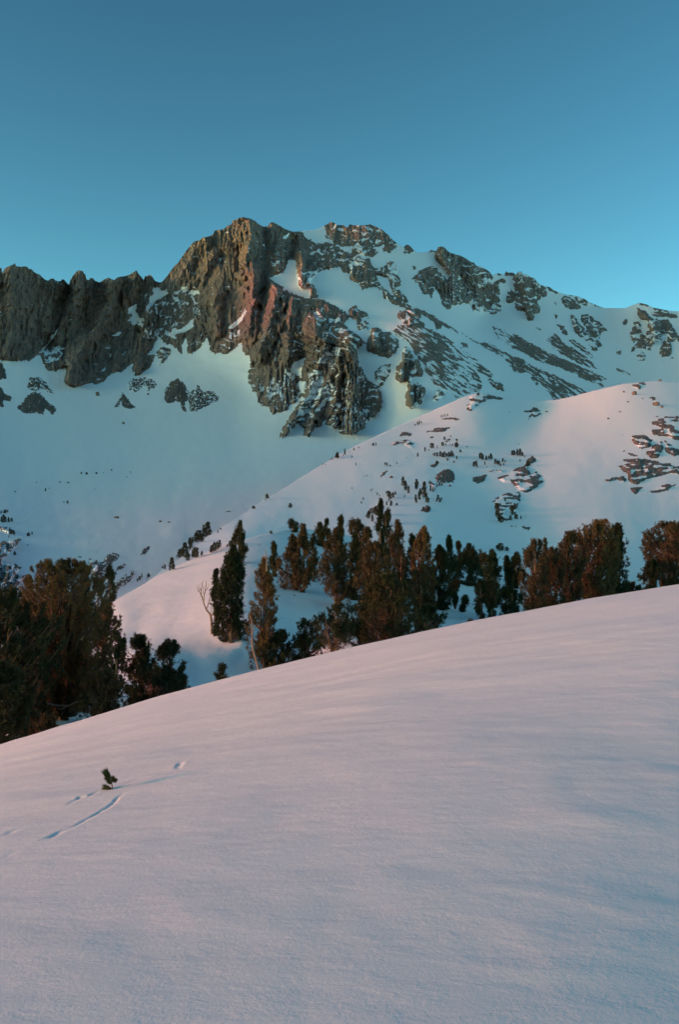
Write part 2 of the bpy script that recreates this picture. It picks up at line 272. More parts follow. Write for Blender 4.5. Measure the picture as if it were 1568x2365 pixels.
# bare rock outlines: (polygon, coverage, style)   style: r ribs, t talus streaks, l ledges
ROCK = [
 (T('1', [(-900, -400), (1500, -400), (1500, 900), (1400, 810), (1345, 800), (1325, 762), (1285, 785), (1262, 860), (1205, 905), (1275, 912), (1250, 990), (1200, 1040), (1150, 1080), (1110, 1085), (1115, 1045), (1090, 1035), (1100, 965), (1060, 1000), (1000, 1055), (960, 1050), (900, 1070), (850, 1125), (790, 1155), (740, 1130), (680, 1165), (620, 1180), (570, 1165), (525, 1120), (540, 1060), (545, 1015), (490, 1025), (450, 1045), (400, 1030), (370, 1000), (340, 950), (330, 905), (300, 905), (245, 955), (210, 950), (150, 962), (60, 960), (0, 945), (-900, 960)]), .985, 'r'),
 (T('2', [(50, -200), (880, -200), (930, 40), (1180, 80), (1380, 170), (1480, 250), (1500, 330), (1440, 420), (1390, 440), (1330, 470), (1320, 400), (1270, 390), (1220, 500), (1100, 540), (1180, 600), (1250, 640), (1300, 670), (1380, 700), (1480, 800), (1550, 900), (1560, 1450), (1000, 1485), (960, 1475), (930, 1400), (925, 1340), (938, 1280), (945, 1190), (930, 1180), (895, 1195), (880, 1130), (875, 1075), (845, 1080), (800, 1140), (740, 1178), (700, 1150), (655, 1172), (610, 1130), (610, 1080), (585, 1035), (545, 1090), (500, 1140), (465, 1172), (425, 1160), (425, 1090), (415, 1030), (375, 1095), (350, 1100), (330, 1060), (265, 1100), (215, 1040), (150, 1045), (50, 900)]), .965, 'r'),
 (T('2', [(215, 1100), (265, 1110), (300, 1150), (250, 1220), (200, 1260), (180, 1190), (175, 1150)]), .75, 'l'),
 (T('3', [(160, 1100), (600, 900), (900, 900), (1040, 1010), (1110, 1080), (1055, 1110), (1040, 1190), (1060, 1260), (1110, 1340), (1150, 1400), (1180, 1410), (1240, 1440), (1235, 1470), (1252, 1570), (1220, 1650), (1180, 1690), (1120, 1730), (1105, 1775), (1060, 1805), (1000, 1835), (940, 1830), (895, 1820), (895, 1750), (860, 1785), (780, 1750), (775, 1690), (740, 1770), (705, 1770), (700, 1730), (680, 1800), (640, 1850), (598, 1840), (612, 1780), (580, 1770), (550, 1730), (500, 1800), (450, 1855), (392, 1858), (440, 1760), (480, 1690), (540, 1600), (600, 1500), (570, 1540), (530, 1570), (480, 1600), (450, 1640), (400, 1650), (345, 1665), (310, 1600), (260, 1595), (220, 1560), (215, 1480), (170, 1475), (135, 1390), (150, 1290)]), .86, 'l'),
 (T('3', [(600, 700), (680, 720), (760, 720), (850, 770), (950, 830), (972, 880), (930, 930), (1030, 1000), (1100, 1070), (900, 1110), (560, 1000), (560, 760)]), .84, 'l'),
 (T('3', [(600, 190), (690, 255), (800, 250), (860, 270), (930, 320), (1010, 335), (1100, 360), (1140, 370), (1160, 430), (1190, 470), (1280, 440), (1300, 395), (1330, 400), (1390, 460), (1370, 510), (1405, 560), (1400, 650), (1450, 700), (1465, 750), (1420, 740), (1350, 690), (1320, 640), (1310, 570), (1290, 540), (1200, 520), (1240, 600), (1350, 700), (1440, 760), (1568, 820), (1568, 880), (1480, 850), (1430, 790), (1370, 770), (1270, 710), (1250, 650), (1180, 610), (1080, 640), (1060, 590), (990, 560), (980, 510), (920, 490), (900, 450), (840, 480), (800, 470), (720, 500), (660, 560), (700, 620), (720, 700), (650, 710), (645, 600), (590, 640), (550, 600), (545, 560), (540, 460), (500, 330)]), .84, 'l'),
 (T('3', [(770, 100), (825, 40), (900, 100), (980, 60), (1150, 60), (1265, 120), (1390, 262), (1370, 290), (1260, 270), (1180, 290), (1220, 330), (1180, 370), (1100, 360), (1000, 330), (1000, 280), (940, 290), (870, 280), (830, 240), (770, 210), (790, 180)]), .86, 'l'),
 (T('3', [(1250, 300), (1280, 262), (1340, 255), (1362, 290), (1310, 335), (1260, 322)]), .95, 'r'),
 (T('3', [(1425, 335), (1438, 240), (1480, 240), (1515, 315), (1470, 355)]), .97, 'r'),
 (T('3', [(970, 810), (1030, 760), (1050, 800), (1130, 830), (1135, 870), (1060, 872), (1140, 910), (1130, 970), (1040, 985), (1040, 900), (980, 860)]), .76, 'l'),
 (T('3', [(1120, 1090), (1165, 940), (1205, 940), (1260, 990), (1310, 985), (1385, 1050), (1395, 1130), (1300, 1205), (1220, 1185), (1170, 1155), (1125, 1145)]), .92, 'r'),
 (T('3', [(1180, 1330), (1240, 1260), (1335, 1250), (1310, 1330), (1240, 1440), (1190, 1400)]), .72, 'l'),
 (T('4', [(218, 1265), (245, 1225), (300, 1300), (388, 1390), (412, 1480), (400, 1525), (320, 1530), (290, 1570), (345, 1570), (445, 1650), (440, 1695), (390, 1795), (300, 1842), (250, 1800), (248, 1700), (265, 1650), (256, 1560), (200, 1588), (148, 1560), (152, 1430), (200, 1370)]), .86, 'l'),
 (T('4', [(150, 1050), (250, 1020), (220, 970), (162, 955), (170, 912), (240, 888), (370, 970), (450, 1060), (560, 1110), (700, 1190), (850, 1310), (930, 1370), (1010, 1440), (1092, 1520), (1060, 1545), (960, 1500), (900, 1420), (870, 1400), (950, 1520), (985, 1590), (970, 1650), (880, 1690), (740, 1735), (690, 1700), (600, 1640), (520, 1600), (440, 1480), (330, 1300), (280, 1200), (180, 1170), (120, 1100)]), .60, 't'),
 (T('4', [(165, 960), (170, 912), (240, 888), (380, 975), (400, 1060), (260, 1060)]), .86, 'l'),
 (T('4', [(490, 1750), (560, 1640), (630, 1700), (560, 1760), (510, 1770)]), .65, 'l'),
 (T('4', [(1030, 1550), (1080, 1560), (1180, 1610), (1192, 1670), (1120, 1650), (1060, 1600)]), .76, 'l'),
 (T('4', [(520, 1000), (560, 1010), (585, 1060), (540, 1075)]), .9, 'l'), (T('4', [(780, 1205), (830, 1210), (845, 1255), (800, 1245)]), .95, 'l'),
 (T('4', [(250, 830), (330, 860), (450, 910), (560, 980), (680, 1050), (800, 1120), (930, 1190), (1060, 1215), (1180, 1290), (1300, 1340), (1420, 1400), (1568, 1470), (1568, 1560), (1480, 1480), (1400, 1450), (1350, 1500), (1290, 1480), (1220, 1380), (1130, 1310), (1000, 1240), (930, 1205), (840, 1150), (700, 1090), (600, 1040), (520, 1020), (460, 960), (360, 910), (240, 865)]), .78, 't'),
 (T('5', [(-30, 965), (60, 1000), (170, 1070), (300, 1120), (420, 1180), (520, 1220), (600, 1270), (660, 1290), (500, 1345), (340, 1370), (295, 1290), (200, 1190), (100, 1110), (-30, 1110)]), .72, 't'),
 (T('5', [(130, 1150), (180, 1150), (200, 1210), (190, 1240), (150, 1200)]), .85, 'l'),
 (T('4', [(1070, 1050), (1200, 1080), (1340, 1150), (1568, 1270), (1568, 1370), (1400, 1290), (1250, 1250), (1160, 1180), (1110, 1110)]), .64, 't'),
 (T('5', [(-20, 775), (80, 825), (200, 900), (350, 970), (500, 1030), (640, 1090), (785, 1165), (740, 1178), (760, 1235), (650, 1200), (480, 1110), (370, 1060), (200, 1010), (80, 950), (-20, 890)]), .88, 't'),
 (T('5', [(275, 830), (340, 768), (400, 830), (500, 900), (620, 980), (755, 1082), (640, 1070), (500, 1010), (380, 940), (300, 880)]), .56, 't'),
 (T('5', [(440, 820), (520, 830), (640, 930), (680, 990), (560, 920)]), .5, 't'),
 (T('4', [(310, 590), (360, 530), (420, 490), (500, 460), (560, 500), (600, 560), (650, 600), (660, 560), (600, 470), (550, 420), (520, 390), (530, 250), (600, 240), (660, 300), (760, 340), (900, 420), (960, 455), (1060, 520), (1090, 575), (1060, 640), (1130, 620), (1155, 700), (1155, 800), (1172, 890), (1090, 937), (1000, 900), (880, 890), (860, 830), (800, 830), (700, 850), (660, 890), (590, 830), (570, 720), (520, 680), (500, 772), (470, 740), (400, 730), (370, 640)]), .88, 'r'),
 (T('4', [(1108, 500), (1170, 500), (1170, 548), (1140, 562)]), .95, 'l'), (T('4', [(1150, 600), (1185, 568), (1208, 600), (1180, 648)]), .9, 'l'),
 (T('4', [(1195, 480), (1285, 500), (1280, 560), (1200, 555)]), .9, 'l'), (T('4', [(470, 290), (520, 300), (520, 330), (480, 330)]), .9, 'l'),
 (T('4', [(310, 470), (345, 465), (350, 495), (320, 508)]), .85, 'l'), (T('4', [(1085, 620), (1150, 600), (1150, 660), (1100, 680)]), .6, 'l'),
 (T('4', [(1285, 620), (1300, 560), (1310, 480), (1370, 480), (1460, 545), (1530, 620), (1600, 690), (1600, 750), (1510, 800), (1545, 880), (1568, 900), (1500, 930), (1465, 1005), (1420, 980), (1390, 900), (1320, 892), (1280, 830), (1212, 825), (1225, 720), (1242, 645), (1290, 720), (1340, 690)]), .86, 'r'),
 (T('5', [(-30, 200), (40, 200), (90, 225), (180, 295), (220, 350), (268, 410), (190, 470), (185, 510), (232, 580), (140, 590), (150, 672), (100, 650), (70, 560), (-20, 480)]), .82, 'l'),
 (T('5', [(390, 480), (420, 440), (500, 470), (550, 500), (565, 548), (490, 567), (430, 540)]), .82, 'l'),
 (T('5', [(245, 340), (330, 380), (360, 425), (290, 400)]), .8, 'l'), (T('5', [(440, 415), (545, 430), (600, 455), (680, 500), (775, 548), (650, 535), (560, 520), (500, 460)]), .72, 'l'),
 (T('5', [(475, 600), (510, 620), (560, 700), (605, 740), (560, 780), (520, 772), (490, 700), (480, 650)]), .88, 'l'),
 (T('5', [(565, 598), (640, 610), (700, 650), (795, 740), (750, 760), (730, 830), (745, 880), (680, 935), (600, 830), (550, 790), (620, 740), (570, 660)]), .68, 'l'),
 (T('5', [(358, 695), (420, 710), (455, 790), (420, 780)]), .85, 'l'), (T('5', [(325, 585), (360, 620), (348, 640)]), .85, 'l'), (T('5', [(180, 720), (215, 730), (210, 745)]), .8, 'l'), (T('5', [(335, 500), (360, 505), (355, 535)]), .6, 'l'),
 (T('5', [(1055, 545), (1130, 580), (1180, 640), (1240, 650), (1320, 650), (1385, 740), (1419, 800), (1460, 840), (1350, 852), (1372, 920), (1330, 975), (1270, 978), (1243, 920), (1280, 850), (1220, 850), (1170, 920), (1060, 900), (1005, 932), (1010, 890), (1070, 840), (1015, 850), (992, 790), (1028, 675), (1085, 665), (1100, 750), (1150, 740), (1140, 660), (1090, 655), (1060, 600)]), .88, 'l'),
 (T('5', [(1160, 590), (1250, 583), (1395, 610), (1395, 635), (1200, 622)]), .78, 'l'), (T('5', [(1040, 960), (1100, 925), (1158, 1010), (1070, 1010)]), .55, 'l'),
 (T('5', [(915, 712), (945, 645), (972, 650), (970, 685)]), .97, 'r'), (T('5', [(1055, 480), (1155, 500), (1150, 535), (1080, 522)]), .95, 'l'), (T('5', [(1190, 535), (1300, 555), (1330, 590), (1200, 560)]), .6, 'l'),
 (T('5', [(858, 965), (885, 930), (912, 920), (905, 955)]), .85, 'l'), (T('5', [(855, 1060), (960, 1100), (1030, 1155), (900, 1115)]), .6, 't'),
 (T('5', [(1340, 980), (1380, 975), (1370, 1000)]), .8, 'l'), (T('5', [(1270, 1000), (1300, 1010), (1295, 1030)]), .8, 'l'),
 (T('7', [(-200, 640), (0, 620), (45, 605), (98, 602), (70, 640), (30, 680), (0, 705), (-200, 760)]), .86, 'l'), (T('7', [(0, 705), (60, 715), (95, 735), (80, 760), (125, 765), (90, 810), (60, 850), (0, 870), (-200, 850), (-200, 730)]), .66, 'l'),
 (T('7', [(430, 740), (470, 715), (520, 690), (490, 740), (450, 790), (425, 800)]), .6, 't'), (T('7', [(525, 830), (560, 800), (600, 770), (590, 800), (545, 830), (520, 850)]), .7, 't'),
 (T('7', [(0, 540), (60, 560), (70, 580), (40, 585), (0, 560)]), .5, 'l'), (T('7', [(400, 690), (450, 700), (470, 760), (430, 790), (415, 740)]), .4, 'l'),
]
SNOWP = [
 (T('1', [(300, 915), (345, 885), (400, 820), (455, 770), (482, 685), (440, 735), (415, 745), (400, 800), (345, 865)]), .0),
 (T('1', [(1255, 360), (1310, 345), (1330, 380), (1370, 370), (1395, 400), (1330, 440), (1290, 460), (1250, 510), (1215, 552), (1195, 545), (1230, 470), (1235, 430), (1270, 400)]), .0),
 (T('1', [(1060, 520), (1130, 490), (1120, 540), (1150, 600), (1192, 610), (1182, 680), (1120, 650), (1075, 692), (1090, 650), (1050, 620), (1080, 590), (1050, 560)]), .15),
 (T('1', [(925, 745), (1000, 712), (990, 742), (940, 752)]), .0), (T('1', [(730, 710), (775, 690), (770, 725), (740, 722)]), .2), (T('1', [(860, 850), (910, 825), (915, 850), (880, 865)]), .3),
 (T('1', [(830, 1045), (880, 990), (870, 1030)]), .1), (T('1', [(895, 940), (910, 895), (920, 930)]), .1), (T('1', [(360, 880), (430, 810), (540, 850), (480, 950), (370, 980)]), .55),
 (T('1', [(780, 1110), (860, 1085), (900, 1075), (850, 1120)]), .4),
 (T('2', [(378, 960), (470, 883), (472, 940), (410, 990), (330, 1002), (310, 982)]), .0), (T('2', [(260, 990), (330, 960), (330, 1040), (260, 1040)]), .4),
 (T('2', [(760, 958), (800, 920), (850, 875), (880, 835), (930, 785), (900, 850), (850, 920), (790, 958)]), .0), (T('2', [(700, 1010), (870, 960), (870, 1060), (750, 1150), (690, 1120)]), .62),
 (T('2', [(0, 640), (650, 600), (640, 760), (500, 860), (200, 1040), (60, 1040), (100, 760)]), .82),
 (T('2', [(370, 640), (410, 622), (440, 648), (400, 660)]), .0), (T('2', [(310, 670), (360, 655), (330, 690)]), .1), (T('2', [(230, 900), (255, 890), (250, 930)]), .1),
 (T('2', [(1270, 388), (1322, 400), (1315, 450), (1262, 500), (1200, 562), (1158, 572), (1150, 540), (1222, 500)]), .0), (T('2', [(1090, 540), (1150, 520), (1160, 550)]), .3),
 (T('2', [(1205, 205), (1275, 162), (1260, 200), (1225, 225)]), .0), (T('2', [(730, 160), (765, 155), (765, 175), (735, 175)]), .0),
 (T('2', [(1265, 590), (1342, 555), (1332, 620), (1362, 660), (1420, 555), (1442, 640), (1432, 712), (1390, 692), (1350, 640), (1300, 640)]), .03),
 (T('2', [(1160, 570), (1260, 600), (1300, 680), (1220, 640)]), .5),
 (T('3', [(595, 170), (700, 165), (775, 130), (790, 160), (770, 215), (800, 245), (690, 250), (600, 195)]), .06),
 (T('3', [(840, 120), (900, 132), (1000, 160), (930, 160)]), .2), (T('3', [(1030, 240), (1062, 228), (1050, 272), (1010, 290)]), .2), (T('3', [(860, 270), (930, 285), (990, 275), (1000, 325), (930, 315)]), .15),
 (T('3', [(640, 350), (680, 322), (710, 325), (680, 352)]), .1), (T('3', [(640, 490), (700, 490), (710, 505), (650, 510)]), .3),
 (T('3', [(600, 830), (650, 850), (740, 930), (820, 990), (880, 1035), (800, 1000), (700, 910)]), .25), (T('3', [(640, 780), (700, 790), (760, 870), (800, 890), (730, 900), (680, 850)]), .3),
 (T('3', [(522, 1230), (612, 1203), (590, 1290), (582, 1365), (530, 1340), (485, 1290)]), .03), (T('3', [(430, 1290), (520, 1280), (540, 1370), (470, 1420), (430, 1360)]), .6),
 (T('3', [(555, 1392), (628, 1395), (602, 1490), (572, 1485), (545, 1420)]), .0), (T('3', [(722, 1240), (760, 1180), (812, 1160), (780, 1235)]), .0), (T('3', [(765, 1120), (810, 1100), (805, 1118)]), .1),
 (T('3', [(800, 1275), (858, 1190), (870, 1110), (905, 1115), (880, 1200), (850, 1275)]), .15), (T('3', [(680, 1650), (782, 1520), (775, 1590), (705, 1645)]), .03), (T('3', [(720, 1490), (770, 1455), (805, 1460), (790, 1490)]), .1),
 (T('3', [(640, 1300), (760, 1300), (760, 1500), (640, 1680), (500, 1760), (560, 1600), (640, 1500)]), .62), (T('3', [(760, 1250), (960, 1230), (1000, 1500), (960, 1700), (800, 1740), (800, 1500)]), .76),
 (T('3', [(930, 1720), (950, 1640), (945, 1700)]), .0), (T('3', [(290, 1380), (480, 1300), (500, 1500), (360, 1560), (290, 1480)]), .8),
 (T('3', [(1395, 1180), (1420, 1130), (1410, 1200), (1370, 1250)]), .0),
 (T('4', [(605, 365), (640, 380), (690, 415), (650, 410)]), .1), (T('4', [(858, 822), (888, 778), (900, 825), (872, 855)]), .05), (T('4', [(950, 520), (1060, 560), (1080, 640), (1000, 640), (960, 580)]), .55),
 (T('4', [(765, 440), (810, 450), (815, 470), (780, 460)]), .3), (T('4', [(430, 480), (560, 470), (640, 590), (560, 580)]), .5), (T('4', [(1270, 690), (1340, 690), (1330, 720), (1290, 725)]), .2),
]
HILLR = [
 (T('6', [(1090, 450), (1170, 415), (1240, 380), (1300, 360), (1312, 420), (1350, 405), (1392, 440), (1392, 475), (1330, 522), (1280, 544), (1230, 525), (1205, 490), (1140, 480)]), .84, 'l'),
 (T('6', [(1278, 340), (1325, 308), (1352, 345), (1300, 368)]), .85, 'l'),
 (T('6', [(1062, 600), (1140, 545), (1220, 540), (1245, 525), (1250, 600), (1212, 680), (1190, 722), (1140, 722), (1120, 738), (1088, 690), (1092, 620)]), .72, 'l'),
 (T('6', [(1172, 750), (1222, 760), (1212, 792)]), .75, 'l'), (T('6', [(1260, 763), (1308, 765), (1305, 790)]), .75, 'l'), (T('6', [(1255, 682), (1298, 668), (1280, 702)]), .7, 'l'),
 (T('6', [(395, 245), (430, 210), (540, 203), (575, 240), (460, 245)]), .62, 'l'), (T('6', [(460, 190), (500, 153), (562, 158), (545, 175), (490, 182)]), .78, 'l'),
 (T('6', [(650, 150), (700, 130), (820, 113), (780, 140), (750, 157)]), .62, 'l'), (T('6', [(730, 62), (860, 66), (840, 75), (740, 74)]), .6, 'l'), (T('6', [(650, 192), (700, 178), (690, 192)]), .7, 'l'),
 (T('6', [(668, 368), (735, 338), (740, 350), (700, 376)]), .75, 'l'), (T('6', [(350, 442), (370, 405), (405, 398), (380, 425)]), .7, 'l'), (T('6', [(235, 370), (272, 358), (250, 376)]), .85, 'l'),
 (T('6', [(255, 690), (285, 645), (350, 620), (350, 660), (290, 670)]), .85, 'l'), (T('6', [(700, 600), (720, 560), (748, 612)]), .75, 'l'), (T('6', [(610, 655), (650, 620), (678, 640), (660, 668)]), .75, 'l'),
 (T('6', [(450, 225), (520, 215), (580, 250), (560, 262)]), .5, 'l'), (T('6', [(660, 470), (720, 480), (740, 505), (690, 530), (670, 500)]), .62, 'l'), (T('6', [(740, 190), (800, 200), (790, 215), (750, 210)]), .5, 'l'),
 (T('6', [(1040, 415), (1080, 395), (1060, 425)]), .7, 'l'), (T('6', [(1090, 395), (1165, 385), (1140, 420), (1100, 415)]), .6, 'l'),
 (T('4', [(715, 1735), (830, 1698), (900, 1685), (1010, 1687), (1195, 1738), (1060, 1745), (960, 1792), (880, 1862), (850, 1850), (828, 1810), (870, 1760), (850, 1722)]), .58, 'l'),
 (T('5', [(45, 1450), (130, 1430), (165, 1408), (208, 1440), (235, 1505), (190, 1500), (110, 1515), (130, 1472)]), .78, 'l'),
 (T('5', [(1160, 1560), (1240, 1510), (1330, 1493), (1419, 1495), (1900, 1500), (1900, 1720), (1380, 1690), (1300, 1665), (1200, 1655), (1150, 1620), (1270, 1595)]), .80, 'l'),
 (T('5', [(1000, 1660), (1120, 1653), (1185, 1700), (1165, 1762), (1090, 1782), (1015, 1722)]), .82, 'l'), (T('5', [(1135, 1812), (1200, 1740), (1270, 1698), (1285, 1760), (1240, 1855), (1170, 1855)]), .84, 'l'),
 (T('5', [(1288, 1700), (1360, 1740), (1440, 1815), (1380, 1843), (1300, 1800)]), .8, 'l'), (T('5', [(1260, 1835), (1340, 1815), (1290, 1850)]), .8, 'l'),
 (T('5', [(875, 1915), (1000, 1897), (935, 1870), (1060, 1848), (1200, 1878), (1330, 1900), (1419, 1930), (1700, 1950), (1419, 2000), (1340, 1992), (1250, 2010), (1170, 2032), (1120, 2042), (1060, 2084), (990, 2075), (968, 1990), (910, 1945)]), .87, 'l'),
 (T('5', [(768, 2030), (860, 2018), (935, 2008), (962, 2062), (930, 2072), (880, 2042), (800, 2074)]), .8, 'l'), (T('5', [(992, 2108), (1105, 2105), (1040, 2168), (1000, 2142)]), .85, 'l'),
 (T('5', [(1155, 2142), (1290, 2085), (1395, 2088), (1330, 2133), (1200, 2152)]), .78, 'l'), (T('5', [(1245, 2235), (1315, 2218), (1270, 2243)]), .85, 'l'), (T('5', [(1095, 2170), (1165, 2178), (1140, 2195)]), .85, 'l'),
 (T('5', [(915, 1780), (1000, 1808), (1085, 1850), (1000, 1832)]), .75, 'l'), (T('5', [(925, 1650), (985, 1640), (935, 1665)]), .55, 'l'),
 (T('5', [(975, 1243), (1060, 1200), (1150, 1186), (1275, 1176), (1180, 1204), (1100, 1232), (1080, 1262)]), .58, 'l'), (T('5', [(1150, 1330), (1200, 1325), (1280, 1345), (1200, 1345)]), .5, 'l'),
 (T('5', [(1205, 1495), (1230, 1485), (1245, 1500)]), .9, 'l'),
]
SNOWH = [(T('6', [(1180, 440), (1260, 400), (1250, 440), (1200, 470)]), .55), (T('6', [(1130, 660), (1160, 640), (1195, 645), (1150, 690)]), .2), (T('6', [(1110, 575), (1160, 580), (1130, 620)]), .4),
         (T('5', [(1060, 1740), (1130, 1735), (1140, 1755), (1090, 1765)]), .1), (T('5', [(1000, 1960), (1060, 1950), (1010, 1985)]), .3), (T('5', [(1280, 1600), (1330, 1610), (1320, 1650)]), .3)]

def sample(img, gx0, gy0, st, X, Y):
    h, w_ = img.shape; fx = np.clip((X - gx0) / st, 0, w_ - 1.001); fy = np.clip((Y - gy0) / st, 0, h - 1.001)
    x0 = fx.astype(int); y0 = fy.astype(int); a = fx - x0; b = fy - y0
    return (img[y0, x0] * (1 - a) + img[y0, x0 + 1] * a) * (1 - b) + (img[y0 + 1, x0] * (1 - a) + img[y0 + 1, x0 + 1] * a) * b
def coverage(rocks, snows, gx0, gx1, gy0, gy1, st=1.25):
    X, Y = np.meshgrid(np.arange(gx0, gx1, st), np.arange(gy0, gy1, st))
    cov = np.zeros(X.shape, np.float32); bulk = np.zeros(X.shape, np.float32); tal = np.zeros(X.shape, np.float32)
    jag = fbm(X / 13, Y / 13, 4, 40, .6) * 4.5
    def sub(pl, pad=12):
        a = np.array(pl); x0, x1 = a[:, 0].min() - pad, a[:, 0].max() + pad; y0, y1 = a[:, 1].min() - pad, a[:, 1].max() + pad
        return np.s_[max(0, int((y0 - gy0) / st)):max(0, int((y1 - gy0) / st) + 1), max(0, int((x0 - gx0) / st)):max(0, int((x1 - gx0) / st) + 1)]
    for pl, c, sty in rocks:
        s = sub(pl)
        if cov[s].size == 0: continue
        d = sdf(pl, X[s], Y[s])
        k = np.clip((d + jag[s] * (.6 if c > .8 else 1)) / 3.0 + .5, 0, 1)
        cov[s] = np.maximum(cov[s] , k * c); bulk[s] = np.maximum(bulk[s], sstep(-1, 16 if sty == 'r' else 11, d) * (1 if sty != 't' else .12))
        tal[s] = np.where(k > .5, 1.0 if sty == 't' else 0.0, tal[s])
    for pl, c in snows:
        s = sub(pl)
        if cov[s].size == 0: continue
        d = sdf(pl, X[s], Y[s])
        k = np.clip((d + jag[s] * .45) / 2.5 + .5, 0, 1)
        cov[s] = np.minimum(cov[s], 1 - k * (1 - c)); 
        if c < .35: bulk[s] = np.minimum(bulk[s], 1 - sstep(-3, 4, d) * .7)
    return cov, bulk, tal, (gx0, gy0, st)

def seg_d(pl, X, Y):
    """distance to a polyline and the side (-1 left of the descending line)"""
    best = np.full(X.shape, 1e9); side = np.zeros(X.shape)
    for (ax, ay), (bx, by) in zip(pl[:-1], pl[1:]):
        ex, ey = bx - ax, by - ay; L = ex * ex + ey * ey
        t = np.clip(((X - ax) * ex + (Y - ay) * ey) / L, 0, 1); d = np.hypot(X - ax - t * ex, Y - ay - t * ey)
        m = d < best; best = np.where(m, d, best)
        side = np.where(m, np.sign((X - ax) * ey - (Y - ay) * ex), side)
    return best, side
# the big ribs (+) and gullies (-) of the massif: polyline, width each side, metres out of the face
RIBS = [
 (T('2', [(940, 60), (945, 200), (920, 330), (880, 480)]), 26, 60), (T('2', [(970, 490), (965, 640), (975, 760), (950, 850), (930, 1000)]), 26, 85),
 (T('2', [(1160, 600), (1150, 720), (1110, 860), (1080, 1000), (1000, 1160)]), 34, 70), (T('2', [(735, 460), (700, 600), (650, 720), (640, 960)]), 30, 50), (T('2', [(550, 210), (440, 400), (300, 640)]), 30, 30),
 (T('2', [(700, 290), (590, 420), (480, 600)]), 22, 30), (T('2', [(1300, 690), (1270, 800), (1250, 1000), (1260, 1200)]), 26, 45), (T('2', [(1490, 900), (1480, 1100), (1420, 1290)]), 28, 45),
 (T('3', [(575, 340), (580, 460), (585, 600)]), 16, 70), (T('3', [(665, 545), (660, 700)]), 13, 55), (T('3', [(975, 1040), (990, 1250), (1000, 1500), (990, 1790)]), 30, 75), (T('3', [(900, 1150), (880, 1400), (840, 1750)]), 22, 45),
 (T('3', [(780, 1080), (720, 1300), (640, 1500), (480, 1750)]), 22, 45), (T('3', [(830, 1300), (760, 1500), (640, 1800)]), 20, 35), (T('3', [(1170, 940), (1180, 1100)]), 18, 45), (T('4', [(245, 1230), (215, 1400), (200, 1560)]), 16, 45),
 (T('4', [(280, 1560), (290, 1800)]), 12, 30), (T('4', [(580, 280), (650, 560), (760, 800)]), 34, 60), (T('4', [(860, 480), (930, 700), (950, 880)]), 26, 40), (T('4', [(1345, 520), (1400, 700), (1440, 900)]), 22, 45), (T('4', [(1245, 650), (1235, 800)]), 10, 30),
 (T('5', [(1110, 590), (1170, 700)]), 14, 35), (T('5', [(1215, 650), (1220, 840)]), 14, 35), (T('5', [(500, 620), (560, 760)]), 10, 20),
 (T('1', [(655, 215), (640, 400), (560, 560), (480, 720)]), 30, 60), (T('1', [(930, 280), (880, 480), (820, 620), (800, 680), (640, 900), (560, 1100)]), 34, 75), (T('1', [(80, 180), (100, 500), (60, 900)]), 40, 40),
 (T('1', [(1120, 230), (1060, 420)]), 22, 35), (T('1', [(1240, 560), (1170, 760), (1110, 1000)]), 26, 60), (T('1', [(960, 880), (950, 1040)]), 16, 25),
 (T('1', [(570, 340), (520, 520), (470, 700), (400, 820)]), 26, -75), (T('1', [(820, 320), (860, 470), (800, 600), (740, 700)]), 22, -45), (T('1', [(1150, 720), (1130, 900), (1080, 990)]), 18, -45),
 (T('2', [(690, 300), (720, 470), (690, 600)]), 20, -30), (T('2', [(1060, 130), (1080, 500), (1020, 780)]), 24, -40), (T('2', [(850, 300), (850, 460)]), 16, -40), (T('2', [(1290, 240), (1290, 400)]), 22, -60), (T('2', [(605, 780), (590, 1020)]), 18, -40),
 (T('3', [(930, 1100), (935, 1600)]), 10, -25), (T('3', [(560, 1500), (560, 1290), (620, 1150)]), 20, -30),
]
def add_ribs(X, Y, ribs, k=1.0):
    dd = np.zeros(X.shape)
    for pl, wd, amp in ribs:
        a = np.array(pl); m = (X > a[:, 0].min() - wd) & (X < a[:, 0].max() + wd) & (Y > a[:, 1].min() - wd) & (Y < a[:, 1].max() + wd)
        if not m.any(): continue
        xs, ys = X[m], Y[m]
        wv = fbm(xs / 14, ys / 14, 3, 61) * 7
        d, s = seg_d(pl, xs + wv, ys)
        dd[m] += amp * k * np.clip(1 - d / wd * (1 + .35 * noise2(xs / 9, ys / 17, 64)), 0, 1) ** 1.15
    return dd

